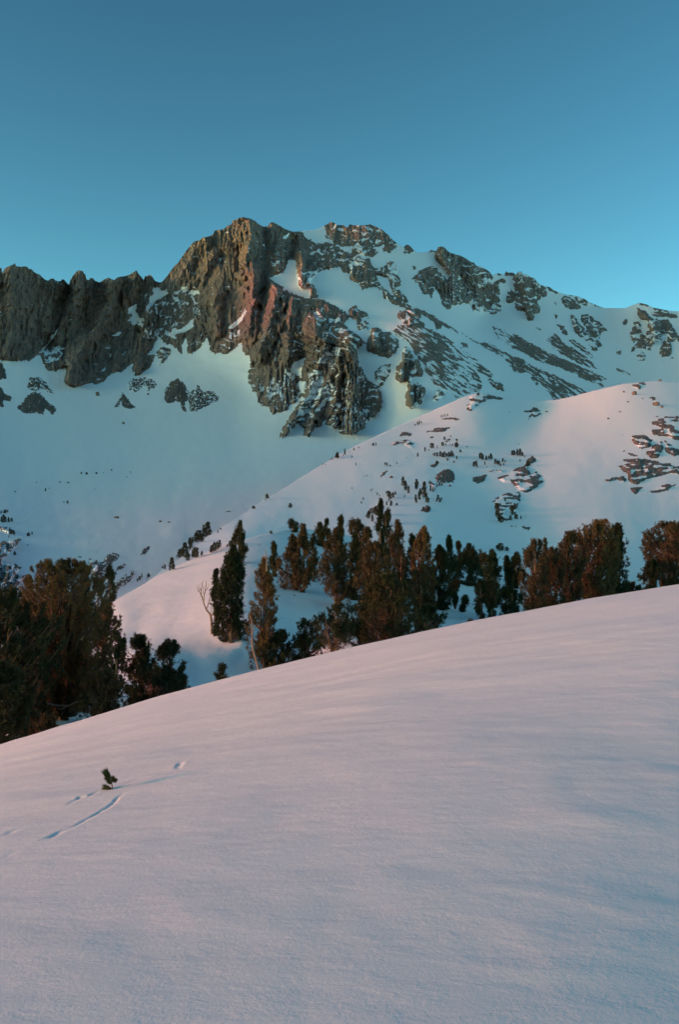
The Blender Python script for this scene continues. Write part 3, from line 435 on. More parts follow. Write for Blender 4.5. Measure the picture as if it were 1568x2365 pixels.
COV = coverage(ROCK, SNOWP, -60, 1640, 480, 1520)
def unif(n):
    return .5 * (1 + np.tanh(.85 * (n - n.mean()) / n.std()))
def terrain(name, xs, top, bot, nr, D, cov, relief, back, mat_, rockmul=1.0, row_pow=1.0, hill=False, dips=None):
    t = np.linspace(0, 1, nr) ** row_pow
    X = np.broadcast_to(xs[None], (nr, len(xs))).copy(); tp = top(xs)[None]; bt = bot(xs)[None]
    Y = bt + (tp - bt) * t[:, None]
    d = D(X, Y); 
    c, b, tl = [sample(q, *cov[3], X, Y) for q in cov[:3]] if cov else (np.zeros(X.shape),) * 3
    rel, ns, snowlie = relief(X, Y, d, c, b, tl)
    d2 = d - rel
    V = P3(X, Y, d2)
    # how steep every spot is: flat spots keep their snow
    gx = np.gradient(V, axis=1); gy = np.gradient(V, axis=0); nn = np.cross(gx, gy); nn /= np.linalg.norm(nn, axis=-1, keepdims=True) + 1e-9
    nz = np.abs(nn[..., 2])
    if cov is not None:
        r = (c - ns) * 2.2 + .5 - snowlie * np.clip(nz - .72, 0, 1) * 2.4 * (c < .97)
        r = np.where(c < .02, 0, r)
    else: r = np.zeros(X.shape)
    # far side
    rows = [V]; rr = [r]
    last = V[-1]
    for (ddist, dz) in back:
        q = last.copy(); k = (q[:, 1] + ddist) / q[:, 1]; q[:, 0] *= k; q[:, 1] += ddist; q[:, 2] += dz; rows.append(q[None]); rr.append(r[-1:])
    V = np.concatenate(rows, 0); r = np.concatenate(rr, 0)
    f = grid_faces(V.shape[0], V.shape[1])
    warm = np.zeros(r.size)
    rf = r.ravel()
    o = mesh_np(name, V.reshape(-1, 3), f, mat_, smooth=(rf[f].mean(1) < .45), attrs={'rock': np.clip(rf, 0, 1), 'warm': warm})
    tag(o, kind='structure'); return o, (X, Y, d2)

def rel_mtn(X, Y, D, c, b, tl):
    u, v = UV(X, Y); x = u * 1500; z = v * 1500
    lean = .55 * sstep(640, 700, X) * sstep(760, 860, Y) * (1 - sstep(780, 850, X)) + .25 * sstep(380, 300, X) - .3 * sstep(1000, 1100, X)
    wx = x + fbm(x / 60, z / 60, 3, 11) * 14 + fbm(x / 14, z / 26, 2, 12) * 3 - lean * z
    wall = sstep(640, 600, X) * sstep(900, 860, Y)                      # smooth sheer walls on the left
    ribs = ridged(wx / 42, z / 210, 2, 21) * 15 + ridged(wx / 18, z / 95, 2, 23) ** 1.5 * 14 * (1 - .3 * wall) + ridged(wx / 8, z / 60, 2, 24) ** 1.6 * 10 * (1 - .3 * wall) + ridged(wx / 3.6, z / 26, 2, 25) * 3.6 * (1 - .3 * wall) + fbm(wx / 3, z / 5, 2, 26) * 1.8
    blocks = np.round(fbm(wx / 16, z / 20, 3, 31) * 7) / 7 * 6 * (1 - .5 * wall)
    ledge = fbm(x / 45 + z / 60, z / 8, 3, 33) * 3.6
    tal = fbm((x * .83 - z * .55) / 26, (x * .55 + z * .83) / 9, 4, 35)
    bb = sstep(.05, .6, b)
    rel = bb * (ribs + blocks + ledge - 12) * np.clip(.35 + b, 0, 1)
    rel += .85 * add_ribs(X, Y, RIBS) * (.06 + .94 * bb)
    rel += c * (1 - bb) * tal * 4.5 + c * fbm(x / 5, z / 4, 3, 36) * 1.4 + sstep(.3, .6, c) * 1.5
    rel += fbm(x / 130, z / 90, 4, 37) * 11 * (1 - bb) * sstep(1500, 900, Y)
    rel += fbm(x / 30, z / 22, 3, 38) * 1.5 * (1 - bb)
    qx = wx + fbm(x / 16, z / 16, 2, 54) * 13; qz = z + fbm(x / 12, z / 12, 2, 56) * 7
    nl = unif(fbm(qx / 11 + qz / 20, qz / 5.6, 5, 51, .68) + fbm(x / 45, z / 40, 3, 53) * .35)
    sx, sz = x * .84 - z * .54, x * .54 + z * .84
    nt_ = unif(fbm(sx / 17, sz / 3.2, 4, 55, .66) + fbm(x / 50, z / 50, 2, 57) * .35)
    ns = np.where(tl > .5, nt_, nl)
    return rel, ns, .8 * bb

xs_in = np.arange(-30, 1600, 1.85); ex = np.linspace(0, 1, 26) ** 1.6
xs_m = np.concatenate([-30 - 800 * ex[:0:-1], xs_in, xs_in[-1] + 1200 * ex[1:]])
def mtn_top(X):
    y = np.interp(X, SKYX, SKYY); return y + noise2(X / 3.1, X * 0 + 1, 71) * .9 * sstep(1280, 1180, X) + noise2(X / 9, X * 0 + 2, 72) * .6
def mtn_bot(X): return np.interp(X, [-900, 0, 120, 300, 420, 560, 700, 900, 1100, 1400, 1568, 3000], [1520, 1520, 1500, 1440, 1370, 1260, 1180, 1080, 1010, 1000, 1000, 1000])
mountain, MT = terrain('mountain', xs_m, mtn_top, mtn_bot, 470, D_MTN, COV, rel_mtn,
    [(8, -2), (25, -16), (60, -45), (120, -95), (250, -190), (500, -300)], M_MTN)

# unseen ridge added off to the left, shaped to keep low sun off the basin
ry = np.arange(-900, 3600, 45.); rx = np.linspace(-1, 1, 41)
cr = np.interp(ry, [-900, -200, 0, 100, 300, 460, 667, 900, 1058, 1234, 1320, 1380, 1500, 1600, 1700, 2500, 3600], [40, 45, 95, 120, 148, 200, 360, 430, 440, 440, 560, 690, 705, 750, 765, 770, 770])
cr = cr + fbm(ry / 120, ry * 0, 3, 43) * 18
RX = -1500 + rx[None] * 620; RY = np.broadcast_to(ry[:, None], (len(ry), len(rx)))
RZ = -80 + (cr[:, None] + 80) * (1 - np.abs(rx[None]) ** 1.1) + fbm(RX + RY * 0 / 1 , RY / 130, 3, 44) * 0 + fbm(RX / 150 + RY * 0, RY / 150, 4, 45) * 22 * (1 - np.abs(rx[None]))  * np.abs(rx[None])
ridge = mesh_np('shade_ridge', np.stack([RX + RY * 0, RY, RZ], -1).reshape(-1, 3), grid_faces(*RZ.shape), M_MTN, smooth=False, attrs={'rock': np.clip(.45 + fbm(RX / 90 + RY * 0, RY / 90, 3, 46).ravel(), 0, 1), 'warm': np.zeros(RZ.size)})
tag(ridge, kind='structure')

# ------------------------------------------------------------------ the hill in front of it
COVH = coverage(HILLR, SNOWH, 200, 1640, 860, 1300)
def rel_hill(X, Y, D, c, b, tl):
    u, v = UV(X, Y); x = u * 600; z = v * 600
    bb = sstep(.03, .8, b)
    led = np.round(fbm(x / 16, z / 5, 3, 81) * 4) / 4 * 3.0 + fbm(x / 5, z / 2.2, 3, 83) * 1.4 + ridged(x / 9, z / 14, 2, 84) * 2.5
    rel = bb * (2.5 + led) + fbm(x / 40, z / 26, 3, 85) * 2.6 + fbm(x / 9, z / 6, 3, 86) * .45 + fbm(x / 3.0, z / 1.6, 2, 89) * .10 * sstep(1500, 600, X) 
    ns = unif(fbm(x / 9 + z / 14, z / 2.3, 4, 87, .6) + fbm(x / 24, z / 20, 2, 88) * .4)
    return rel, ns, .8 * bb
xs_h = np.concatenate([np.linspace(-700, 180, 30), np.arange(200, 1600, 2.3), 1600 + 900 * ex[1:]])
def hill_bot(X): return np.interp(X, [-900, 200, 370, 560, 700, 900, 1000, 1150, 1568, 2500], [1640, 1520, 1440, 1360, 1330, 1400, 1450, 1500, 1490, 1480])
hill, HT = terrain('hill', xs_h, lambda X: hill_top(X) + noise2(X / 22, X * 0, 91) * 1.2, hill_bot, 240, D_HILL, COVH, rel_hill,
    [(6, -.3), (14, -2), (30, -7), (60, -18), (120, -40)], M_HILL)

# ------------------------------------------------------------------ the snow knoll and the hollow with the pines
def rel_knoll(X, Y, D, c, b, tl):
    P = P3(X, Y, D); x, y = P[..., 0], P[..., 1]
    r = fbm(x / 9, y / 14, 3, 101) * .8 + fbm(x / 2.6, y / 5, 3, 103) * .16 + fbm(x / .8, y / 1.8, 2, 105) * .05
    return r * sstep(30, 60, D), r * 0, 0
xs_k = np.concatenate([np.linspace(-800, -40, 20), np.arange(-30, 1600, 3.0), 1600 + 700 * ex[1:]])
CRESTF = [(-900, 2100), (0, 1720), (200, 1660), (450, 1580), (800, 1495), (1100, 1430), (1568, 1350), (2400, 1230)]
crest = poly(CRESTF)
knoll, KT = terrain('snow_knoll', xs_k, lambda X: knoll_top(X) + noise2(X / 30, X * 0, 107) * 1.0, lambda X: crest(X) + 130, 240, D_KNOLL, None, rel_knoll,
    [(2, -.1), (5, -.6), (12, -2.5), (30, -9), (60, -22)], M_KNOLL)

# ------------------------------------------------------------------ the slope under the camera
A_, C0, Q_, HC, CY = .237, -.109, -.131, 1.6, 1.6 / 324
KK = 2 * math.sqrt(HC * CY)
def fore_y(u, v):
    y = np.geomspace(1.5, 17.5, 1500); f = fore_z(u * y, y, False) - v * y      # the near root: where the line of sight first meets the snow
    return y[int(np.argmax(f > 0))] if (f > 0).any() else 17.5
def fore_pt(F):
    u, v = UV(*F); y = float(fore_y(u, v)); return (float(u) * y, y)
SRC = .6272
CRACKS = [  # read off in source pixels: wind-scoured cracks beside the sapling;  (polyline, width m, depth m)
 ([(428, 2897), (500, 2872), (560, 2862), (630, 2842), (690, 2832)], .014, .006), ([(250, 2958), (295, 2935), (330, 2930), (365, 2912)], .015, .007),
 ([(248, 3048), (330, 3006), (400, 2965), (425, 2940), (460, 2916)], .013, .005), ([(165, 3085), (248, 3048)], .02, .012), ([(655, 2838), (668, 2805)], .018, .006),
 ([(0, 3075), (60, 3050), (80, 3040)], .02, .006), ([(0, 3155), (50, 3130)], .02, .006)]
def fore_z(x, y, fine=True):
    near = np.exp(-(np.clip(y, 0, None) / 7.0) ** 2)
    z = -HC + A_ * x + (C0 + KK) * y - CY * y * y + (Q_ / 18) * x * x
    z = z - (.235 * x + .028 * x * x * (x > 0)) * near * (np.abs(x) < 60)
    if fine:
        a, b = x * .96 - y * .28, x * .28 + y * .96          # wind runs across the slope
        z = z + fbm(a / 3.4, b / 1.8, 3, 121) * .036 * np.clip(y / 8, .3, 1) + sstep(.0, .5, fbm(a / 1.3, b / .9, 3, 129)) * .006 + ridged(a / 1.6, b / .6, 3, 123, .55) * .0025 + fbm(a / .5, b / .25, 3, 125) * .0015
        z = z + sstep(.15, .5, fbm(a / 1.2, b / .6, 3, 127)) * .003
    return z
ys = np.concatenate([np.linspace(-30, .8, 14), np.concatenate([.9 * (3 / .9) ** np.linspace(0, 1, 60)[:-1], 3 * (11 / 3.) ** np.linspace(0, 1, 430)[:-1], 11 * (75 / 11.) ** np.linspace(0, 1, 170)])])
aa = np.concatenate([-.42 - 3.4 * (np.linspace(0, 1, 14) ** 2)[:0:-1], np.linspace(-.42, .42, 520), .42 + 3.4 * (np.linspace(0, 1, 14) ** 2)[1:]])
YY = np.broadcast_to(ys[:, None], (len(ys), len(aa))); XX = aa[None] * np.maximum(np.abs(YY), 1.5) ** 1.0
XX = np.where(YY < .9, aa[None] * 8.0 * (1.5 + np.clip(.9 - YY, 0, 30) * .1) / 8, XX)
ZZ = fore_z(XX, YY)
def crack_z(XX, YY):
    dz = np.zeros(XX.shape)
    for pl, wd, dp in CRACKS:
        q = [fore_pt((a * SRC, b * SRC)) for a, b in pl]; arr = np.array(q)
        m = (XX > arr[:, 0].min() - .4) & (XX < arr[:, 0].max() + .4) & (YY > arr[:, 1].min() - .4) & (YY < arr[:, 1].max() + .4)
        if not m.any(): continue
        xs_, ys_ = XX[m], YY[m]
        d, s = seg_d(q, xs_ + noise2(xs_ * 9, ys_ * 9, 131) * .012, ys_ + noise2(xs_ * 9, ys_ * 9, 133) * .012)
        k = np.clip(1 - d / (wd * 1.6), 0, 1) ** .8
        endf = np.clip(np.minimum(np.hypot(xs_ - q[0][0], ys_ - q[0][1]), np.hypot(xs_ - q[-1][0], ys_ - q[-1][1])) / .12, .15, 1)
        dz[m] -= dp * k * endf * (1 + .5 * noise2(xs_ * 14, ys_ * 14, 135)) * 1.3
        dz[m] += dp * .25 * np.clip(1 - d / (wd * 5), 0, 1) * endf
    return dz
ZZ = ZZ + crack_z(XX, YY)
slope = mesh_np('snow_slope', np.stack([XX, YY, ZZ], -1).reshape(-1, 3), grid_faces(*XX.shape), M_SNOW, smooth=True)
tag(slope, kind='structure')
# the wide country round about, seen only from elsewhere
ang = np.linspace(0, 2 * math.pi, 73); rad = np.array([60, 200, 600, 1500, 3500, 8000, 14000.])
gx = np.cos(ang)[None] * rad[:, None]; gy = np.sin(ang)[None] * rad[:, None]
gz = -75 + fbm(gx / 900, gy / 900, 3, 141) * 20
ground = mesh_np('snowfield', np.stack([gx, gy, gz], -1).reshape(-1, 3), grid_faces(*gx.shape), M_KNOLL, smooth=True); tag(ground, kind='structure')

# ------------------------------------------------------------------ ground lookup for things standing on the terrain
def ground_at(Fx, Fy):
    """3-D point of the terrain seen at a spot of the picture (nearest sheet first)"""
    if Fy >= float(knoll_top(Fx)): g, Dm, rl = KT, D_KNOLL, rel_knoll
    elif Fy >= float(hill_top(Fx)): g, Dm, rl = HT, D_HILL, rel_hill
    else: g, Dm, rl = MT, D_MTN, rel_mtn
    j = int(np.clip(np.searchsorted(g[0][0], Fx), 1, g[0].shape[1] - 1)); i = int(np.argmin(np.abs(g[1][:, j] - Fy)))
    return P3(Fx, Fy, g[2][i, j])

# ------------------------------------------------------------------ isolated outcrops and boulders
def outcrop(label, pl, cov_=.85, bulge=None, res=1.6, lean=0.0, seed=0, cat='rock outcrop', name='rock_outcrop', group=None):
    a = np.array(pl); cx, cy = a.mean(0); g0 = ground_at(cx, cy); Dm = g0[1]
    x0, x1, y0, y1 = a[:, 0].min() - 6, a[:, 0].max() + 6, a[:, 1].min() - 6, a[:, 1].max() + 6
    st = res if (x1 - x0) > 40 else res * .6
    X, Y = np.meshgrid(np.arange(x0, x1, st), np.arange(y1, y0, -st))
    g = KT if cy >= knoll_top(cx) else HT if cy >= hill_top(cx) else MT
    Df = D_KNOLL if g is KT else D_HILL if g is HT else D_MTN
    j = int(np.clip(np.searchsorted(g[0][0], cx), 1, g[0].shape[1] - 1)); i = int(np.argmin(np.abs(g[1][:, j] - cy)))
    off = g[2][i, j] / Df(cx, cy)
    D = Df(X, Y) * off
    jag = fbm(X / 8, Y / 8, 3, 200 + seed, .6) * min(3.5, (x1 - x0) * .06)
    d = sdf(pl, X, Y) + jag
    m2p = Dm * S / FPX                                            # metres per picture unit
    wd = min(x1 - x0, y1 - y0) - 12
    bu = bulge or wd * m2p * .35
    k = sstep(-2.5, wd * .38, d)
    u, v = UV(X, Y); x, z = u * Dm / (m2p * 3), v * Dm / (m2p * 3)
    rel = bu * (k * 1.0 + k * (ridged((x - lean * z) / 3.2, z / 7, 3, 210 + seed) - .5) * .8 + k * fbm(x / 2, z / 1.1, 3, 220 + seed) * .35)
    rel = np.where(d < -1.5, -bu * .5 - 1.0, rel - bu * .05)
    V = P3(X, Y, D - rel)
    ns = unif(fbm((x + fbm(x / 3, z / 3, 2, 240) * 3) / 2.6 + z / 4, (z + fbm(x / 2.4, z / 2.4, 2, 241) * 1.6) / 1.1, 5, 230 + seed, .66))
    r = (cov_ + .04 - ns) * 3.4 + .5 - 1.2 * (1 - sstep(-1.5, min(3.5, wd * .15), d + fbm(X / 3.5, Y / 3.5, 3, 250 + seed) * min(5, wd * .2)))
    f = grid_faces(*X.shape); keep = (d.ravel()[f] > -4).any(1); f = f[keep]
    used, inv = np.unique(f, return_inverse=True); f = inv.reshape(f.shape)
    Vv = V.reshape(-1, 3)[used]
    org = np.array(g0)
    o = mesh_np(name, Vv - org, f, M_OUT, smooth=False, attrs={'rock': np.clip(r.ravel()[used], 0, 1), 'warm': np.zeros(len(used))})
    o.location = org; tag(o, label, cat, group)
    return o
OUT = [
 ('dark rock buttress foot cut off by the left edge, below the long left wall', T('1', [(-200, 1000), (0, 950), (35, 962), (62, 1060), (66, 1112), (0, 1122), (-200, 1130)]), .95),
 ('ragged dark rock in the snow at the left edge, under the cut-off buttress foot', T('1', [(-200, 1140), (0, 1168), (60, 1220), (118, 1250), (92, 1312), (40, 1295), (48, 1335), (25, 1352), (-40, 1335), (-200, 1300)]), .92),
 ('triangular dark rock island low on the snow apron, beneath the left wall', T('1', [(122, 1345), (180, 1300), (220, 1250), (270, 1215), (325, 1215), (370, 1270), (400, 1310), (458, 1340), (458, 1370), (430, 1398), (408, 1370), (370, 1350), (355, 1392), (300, 1380), (200, 1392)]), .9),
 ('snow-streaked slanting rock just above the triangular rock island', T('1', [(210, 1180), (240, 1088), (320, 1092), (370, 1130), (425, 1198), (428, 1218), (340, 1180), (300, 1215), (265, 1195)]), .7),
 ('small forked dark rock below the cliff foot, left of the big split rock', T('1', [(942, 1338), (985, 1270), (1012, 1212), (1060, 1258), (1100, 1310), (1128, 1330), (1112, 1352), (1050, 1367), (1010, 1330), (1000, 1290), (972, 1335)]), .9),
 ('snow-mottled rock patch under the cliff foot, above the forked rock', T('1', [(1058, 1150), (1100, 1098), (1170, 1092), (1250, 1108), (1292, 1160), (1220, 1203), (1200, 1150), (1120, 1212), (1062, 1185)]), .64),
 ('left half of the big split rock in the apron, blocky and bare', T('2', [(232, 1550), (240, 1470), (290, 1400), (335, 1368), (385, 1400), (425, 1470), (430, 1540), (400, 1570), (420, 1650), (380, 1620), (370, 1570), (330, 1560), (250, 1582)]), .9),
 ('right half of the big split rock, long and flecked with snow', T('2', [(430, 1480), (515, 1430), (560, 1478), (620, 1468), (712, 1522), (680, 1570), (600, 1610), (500, 1672), (430, 1655), (425, 1560)]), .68),
 ('dark slanting slab in the basin above the left pines, biggest of its line', T('P', [(750, 448), (762, 405), (805, 385), (835, 392), (820, 422), (775, 452)]), .95),
 ('snow-streaked slab below left of the biggest slanting slab, just over the pines', T('P', [(655, 530), (682, 468), (728, 445), (760, 455), (735, 505), (690, 540)]), .8),
 ('thin dark slanting slab at the upper right end of the slab line', T('P', [(1003, 380), (1030, 343), (1072, 322), (1065, 345), (1032, 378)]), .95),
 ('small dark slab between the biggest and the uppermost slanting slab', T('P', [(835, 495), (848, 468), (890, 455), (874, 482)]), .95),
 ('long thin slanting rock streak reaching down to the slim pine spire', T('P', [(812, 608), (858, 568), (905, 545), (945, 515), (925, 552), (875, 595), (828, 622)]), .8),
 ('dark rock streak right above the left pine crowns, lowest of the slabs', T('P', [(680, 590), (718, 548), (760, 525), (755, 562), (712, 598)]), .85),
 ('blocky grey boulder bluff on the hill, left one of the two beneath the pine groups', T('6', [(692, 445), (720, 420), (760, 396), (800, 393), (826, 430), (820, 477), (770, 480), (712, 472)]), .92),
 ('flat-topped boulder on the hill, right one of the two beneath the pine groups', T('6', [(928, 445), (950, 432), (1042, 422), (1022, 470), (970, 491), (932, 472)]), .97),
]
for i, (lb, pl, cv) in enumerate(OUT): outcrop(lb, pl, cv, seed=i * 7)

def rock_blob(seed, n=3):
    import bmesh
    bm = bmesh.new(); bmesh.ops.create_icosphere(bm, subdivisions=n, radius=1)
    r_ = random.Random(seed); pl = [Vector((r_.gauss(0, 1), r_.gauss(0, 1), r_.gauss(0, .7))).normalized() for _ in range(9)]
    for v in bm.verts:
        for q in pl:
            e = v.co.dot(q) - r_.choice([.72]) 
            if e > 0: v.co -= q * e
        v.co *= 1 + .12 * float(noise2(v.co.x * 2.2 + seed, v.co.y * 2.2 + v.co.z * 3.1, seed))
    co = np.array([v.co[:] for v in bm.verts]); f = np.array([[q.index for q in p.verts] for p in bm.faces]); bm.free(); return co, f
BLOB = [rock_blob(i + 1) for i in range(4)]
def boulder(label, F, wF, hF, seed=0, group=None, depth=None):
    p = ground_at(*F); m = p[1] * S / FPX; co, f = BLOB[seed % 4]
    sx, sz = wF * m / 2, hF * m / 2 * 1.3
    V = co * np.array([sx, sx * .8, sz]); ang_ = seed * 1.3; 
    V[:, 2] += sz * .45
    top = co[:, 2] > .55
    o = mesh_np('boulder', V, f, M_OUT, smooth=False, attrs={'rock': np.where(top & (seed % 2 == 0), .2, 1.0), 'warm': np.zeros(len(V))})
    o.location = p; o.rotation_euler = (0, 0, 0); tag(o, label, 'boulder', group); return o
BOULD = [
 ('lone dark boulder in the open blue basin snow, largest there', T('7', [(538, 508)])[0], 13, 6), ('small dark rock in the basin, left of a close pair', T('7', [(740, 525)])[0], 8, 3.4), ('small dark rock in the basin, right of a close pair', T('7', [(780, 528)])[0], 8, 3.4),
 ('flat sliver of rock at the right rim of the basin, left of the hill crest', T('7', [(1056, 478)])[0], 12, 2), ('dark rock dot on the apron below the small forked rock', T('1', [(1018, 1475)])[0], 6, 7),
 ('round dark rock on the snow just under the left wall foot', T('1', [(803, 1240)])[0], 10, 9), ('tiny rock to the left of the big split rock, beneath the mottled patch', T('1', [(1222, 1235)])[0], 6, 5),
 ('brown boulder high on the right hill, upper one of two near the crest', T('5', [(1032, 1300)])[0], 13, 8), ('largest brown boulder high on the right hill, lower of two near the crest', T('5', [(1220, 1392)])[0], 16, 10),
 ('small boulder under the largest one high on the right hill', T('5', [(1270, 1412)])[0], 9, 4), ('single small rock in open snow midway on the right hill, left of its pair', T('5', [(803, 1518)])[0], 7, 5), ('single small rock in open snow midway on the right hill, right of its pair', T('5', [(905, 1458)])[0], 6, 3.4),
 ('pebble-like rock on the upper right hill, left of the boulders', T('5', [(975, 1368)])[0], 6, 3), ('little rock at the crest line of the right hill, left of its boulders', T('5', [(938, 1280)])[0], 6, 3), ('little rock between the two boulders high on the right hill', T('5', [(1103, 1343)])[0], 5, 3.4),
 ('dark knob at the right end of the rocky crest line of the hill', T('5', [(1255, 1186)])[0], 9, 4.4), ('little rock right of the brown rock cluster in the hill saddle', T('5', [(266, 1452)])[0], 7, 2.6),
 ('tiny rock left of the brown rock cluster in the hill saddle, on the ridge', T('6', [(1175, 32)])[0], 6, 2.4), ('small boulder just below the left boulder bluff on the hill', T('6', [(795, 500)])[0], 7, 4.4),
 ('rounded rock on the hill between ledges and the tall pine trio', T('6', [(420, 450)])[0], 9, 6), ('small rock left of the flat-topped boulder beneath the pines', T('6', [(1052, 410)])[0], 5, 3),
 ('low dark rock left of the slanting rocks in the basin', T('7', [(368, 690)])[0], 10, 3),
]
for i, (lb, F, wF, hF) in enumerate(BOULD): boulder(lb, F, wF, hF, i, 'scattered rocks on the snow')

# ------------------------------------------------------------------ trees
def tubes(paths, sides=5):
    """paths: list of (points (n,3), radii (n,)) -> verts, faces(quads)"""
    VV, FF = [], []; off = 0
    an = np.arange(sides) * 2 * math.pi / sides
    for P, r in paths:
        P = np.asarray(P, float); r = np.asarray(r, float); n = len(P)
        t = np.gradient(P, axis=0); t /= np.linalg.norm(t, axis=1, keepdims=True) + 1e-9
        ref = np.where(np.abs(t[:, 2:3]) > .9, np.array([[1., 0, 0]]), np.array([[0, 0, 1.]]))
        a = np.cross(t, ref); a /= np.linalg.norm(a, axis=1, keepdims=True) + 1e-9; b = np.cross(t, a)
        V = P[:, None] + (a[:, None] * np.cos(an)[None, :, None] + b[:, None] * np.sin(an)[None, :, None]) * r[:, None, None]
        VV.append(V.reshape(-1, 3))
        i = np.arange(n - 1)[:, None] * sides; j = np.arange(sides)[None]; k = (j + 1) % sides
        FF.append(np.stack([i + j, i + k, i + k + sides, i + j + sides], -1).reshape(-1, 4) + off); off += n * sides
    return np.concatenate(VV), np.concatenate(FF)
def tufts(C, Dr, K, L, wd, rg, spread=1.0):
    """needle sprays: C centres (n,3), Dr axes, K needles each -> triangles"""
    n = len(C); rnd = rg.normal(size=(n, K, 3)); rnd /= np.linalg.norm(rnd, axis=-1, keepdims=True)
    d = Dr[:, None] * 1.0 + rnd * spread; d /= np.linalg.norm(d, axis=-1, keepdims=True)
    ln = L * rg.uniform(.7, 1.25, (n, K, 1)); side = np.cross(d, rg.normal(size=(n, K, 3))); side /= np.linalg.norm(side, axis=-1, keepdims=True) + 1e-9
    base = C[:, None] + rnd * L * .12
    a = base - side * wd * .5; b = base + side * wd * .5 + d * ln * .15; c = base + d * ln
    V = np.stack([a, b, c], 2).reshape(-1, 3); F = np.arange(len(V)).reshape(-1, 3); return V, F
SHAPES = {'column': [(0, .8), (.08, .95), (.3, 1), (.6, .85), (.8, .6), (.93, .3), (1, .05)], 'spire': [(0, .7), (.15, 1), (.4, .8), (.7, .5), (.9, .25), (1, .06)],
          'vase': [(0, .12), (.2, .42), (.5, .85), (.8, 1), (.93, .8), (1, .35)], 'bush': [(0, .75), (.25, 1), (.6, .9), (.85, .65), (1, .3)], 'broom': [(0, .65), (.25, .9), (.6, 1), (.85, .85), (1, .4)],
          'ragged': [(0, .6), (.15, .85), (.4, .7), (.6, 1), (.8, .75), (1, .2)]}
def pine(label, F, top, wl, wr=None, shape='column', mat_=None, plumes=110, tuft_n=7, K=6, gap=.35, up=.9, group=None, D=None, seed=0, stems=1, sink=.3, lean=0.0, skirt=0.0, needle=None, cat='pine tree', name='pine_tree', dead=0, density_in=.45, woodm=None):
    """a pine: F = foot in the picture, top = picture y of its tip, wl/wr = reach of the crown to the left and right (picture units)"""
    rg = np.random.default_rng(1000 + seed); wr = wl if wr is None else wr
    g = ground_at(*F) if D is None else P3(F[0], F[1], D); Dm = float(g[1]); m = Dm * S / FPX
    Ht = (F[1] - top) * m; px = Dm / FPX                             # one pixel in metres
    needle = needle or max(.11, 2.3 * px); wd = needle * .25; plumes = int(plumes * 1.3); K = K + 2
    sh = np.array(SHAPES[shape])
    def R_(t, th):
        base = np.interp(t, sh[:, 0], sh[:, 1]) * 1.3; l = np.where(np.cos(th) < 0, wl, wr); dep = (wl + wr) / 2
        return base * m * np.sqrt((l * np.cos(th)) ** 2 + (dep * .85 * np.sin(th)) ** 2)
    root = empty(name, tuple(g)); tag(root, label, cat, group)
    # stems
    paths = []; tops = []
    for s in range(stems):
        a = rg.uniform(0, 6.28); spread_ = 0 if s == 0 else rg.uniform(.25, .6); hh = Ht * (1 if s == 0 else rg.uniform(.65, .93))
        tt = np.linspace(0, 1, 7); rr = R_(np.array([.75]), np.array([a]))[0] * spread_
        bend = rg.normal(0, .02 * Ht, (7, 2)).cumsum(0) * .35
        P = np.stack([math.cos(a) * rr * tt ** .8 + lean * m * tt + bend[:, 0], math.sin(a) * rr * tt ** .8 + bend[:, 1], -sink + (hh * .97 + sink) * tt], -1)
        P[0, :2] = (math.cos(a) * .12 * (s > 0), math.sin(a) * .12 * (s > 0))
        paths.append((P, np.interp(tt, [0, 1], [max(.028 * Ht / math.sqrt(stems) + .03, .7 * px), .25 * px])))
        tops.append(P)
    # plume end points in the crown volume
    n = plumes; nc = max(5, n // 7); ct = rg.uniform(skirt, 1, nc) ** .95; ca = rg.uniform(0, 2 * math.pi, nc); cs = rg.integers(0, stems, nc)
    cr_ = np.where(rg.random(nc) < density_in, rg.uniform(.2, .75, nc), rg.uniform(.8, 1.02, nc))
    ci = rg.integers(0, nc, n); tt = np.clip(ct[ci] + rg.normal(0, .035 + .012 * n / nc / 7, n), skirt * .8, 1.0); th = ca[ci] + rg.normal(0, .28, n)
    lump = 1 - gap * (.5 + .5 * np.sin(th * 3 + rg.uniform(0, 6) + tt * 9)) * rg.uniform(.3, 1, n)
    rr = R_(tt, th) * (.5 + .5 * lump) * np.clip(cr_[ci] + rg.normal(0, .12, n), .05, 1.1)
    si = cs[ci]; E_ = np.zeros((n, 3)); O_ = np.zeros((n, 3)); 
    for k in range(n):
        P = tops[si[k]]; hz = tt[k] * Ht
        ax = np.array([np.interp(hz, P[:, 2], P[:, 0]), np.interp(hz, P[:, 2], P[:, 1])])
        f_ = 1.0
        E_[k] = (ax[0] * (1 if stems == 1 else .35) + math.cos(th[k]) * rr[k] * f_, ax[1] * (1 if stems == 1 else .35) + math.sin(th[k]) * rr[k] * f_, hz)
        h0 = max(.04 * Ht, hz - rr[k] * up * rg.uniform(.6, 1.2))
        O_[k] = (np.interp(h0, P[:, 2], P[:, 0]), np.interp(h0, P[:, 2], P[:, 1]), h0)
    mid = O_ * .45 + E_ * .55; mid[:, 2] -= .12 * np.linalg.norm(E_ - O_, axis=1)
    limb = []
    for k in range(n):
        r0 = max(.008 * np.linalg.norm(E_[k] - O_[k]) + .006, .15 * px)
        limb.append(([O_[k], mid[k], E_[k]], [r0 * 1.7, r0 * 1.1, r0 * .5]))
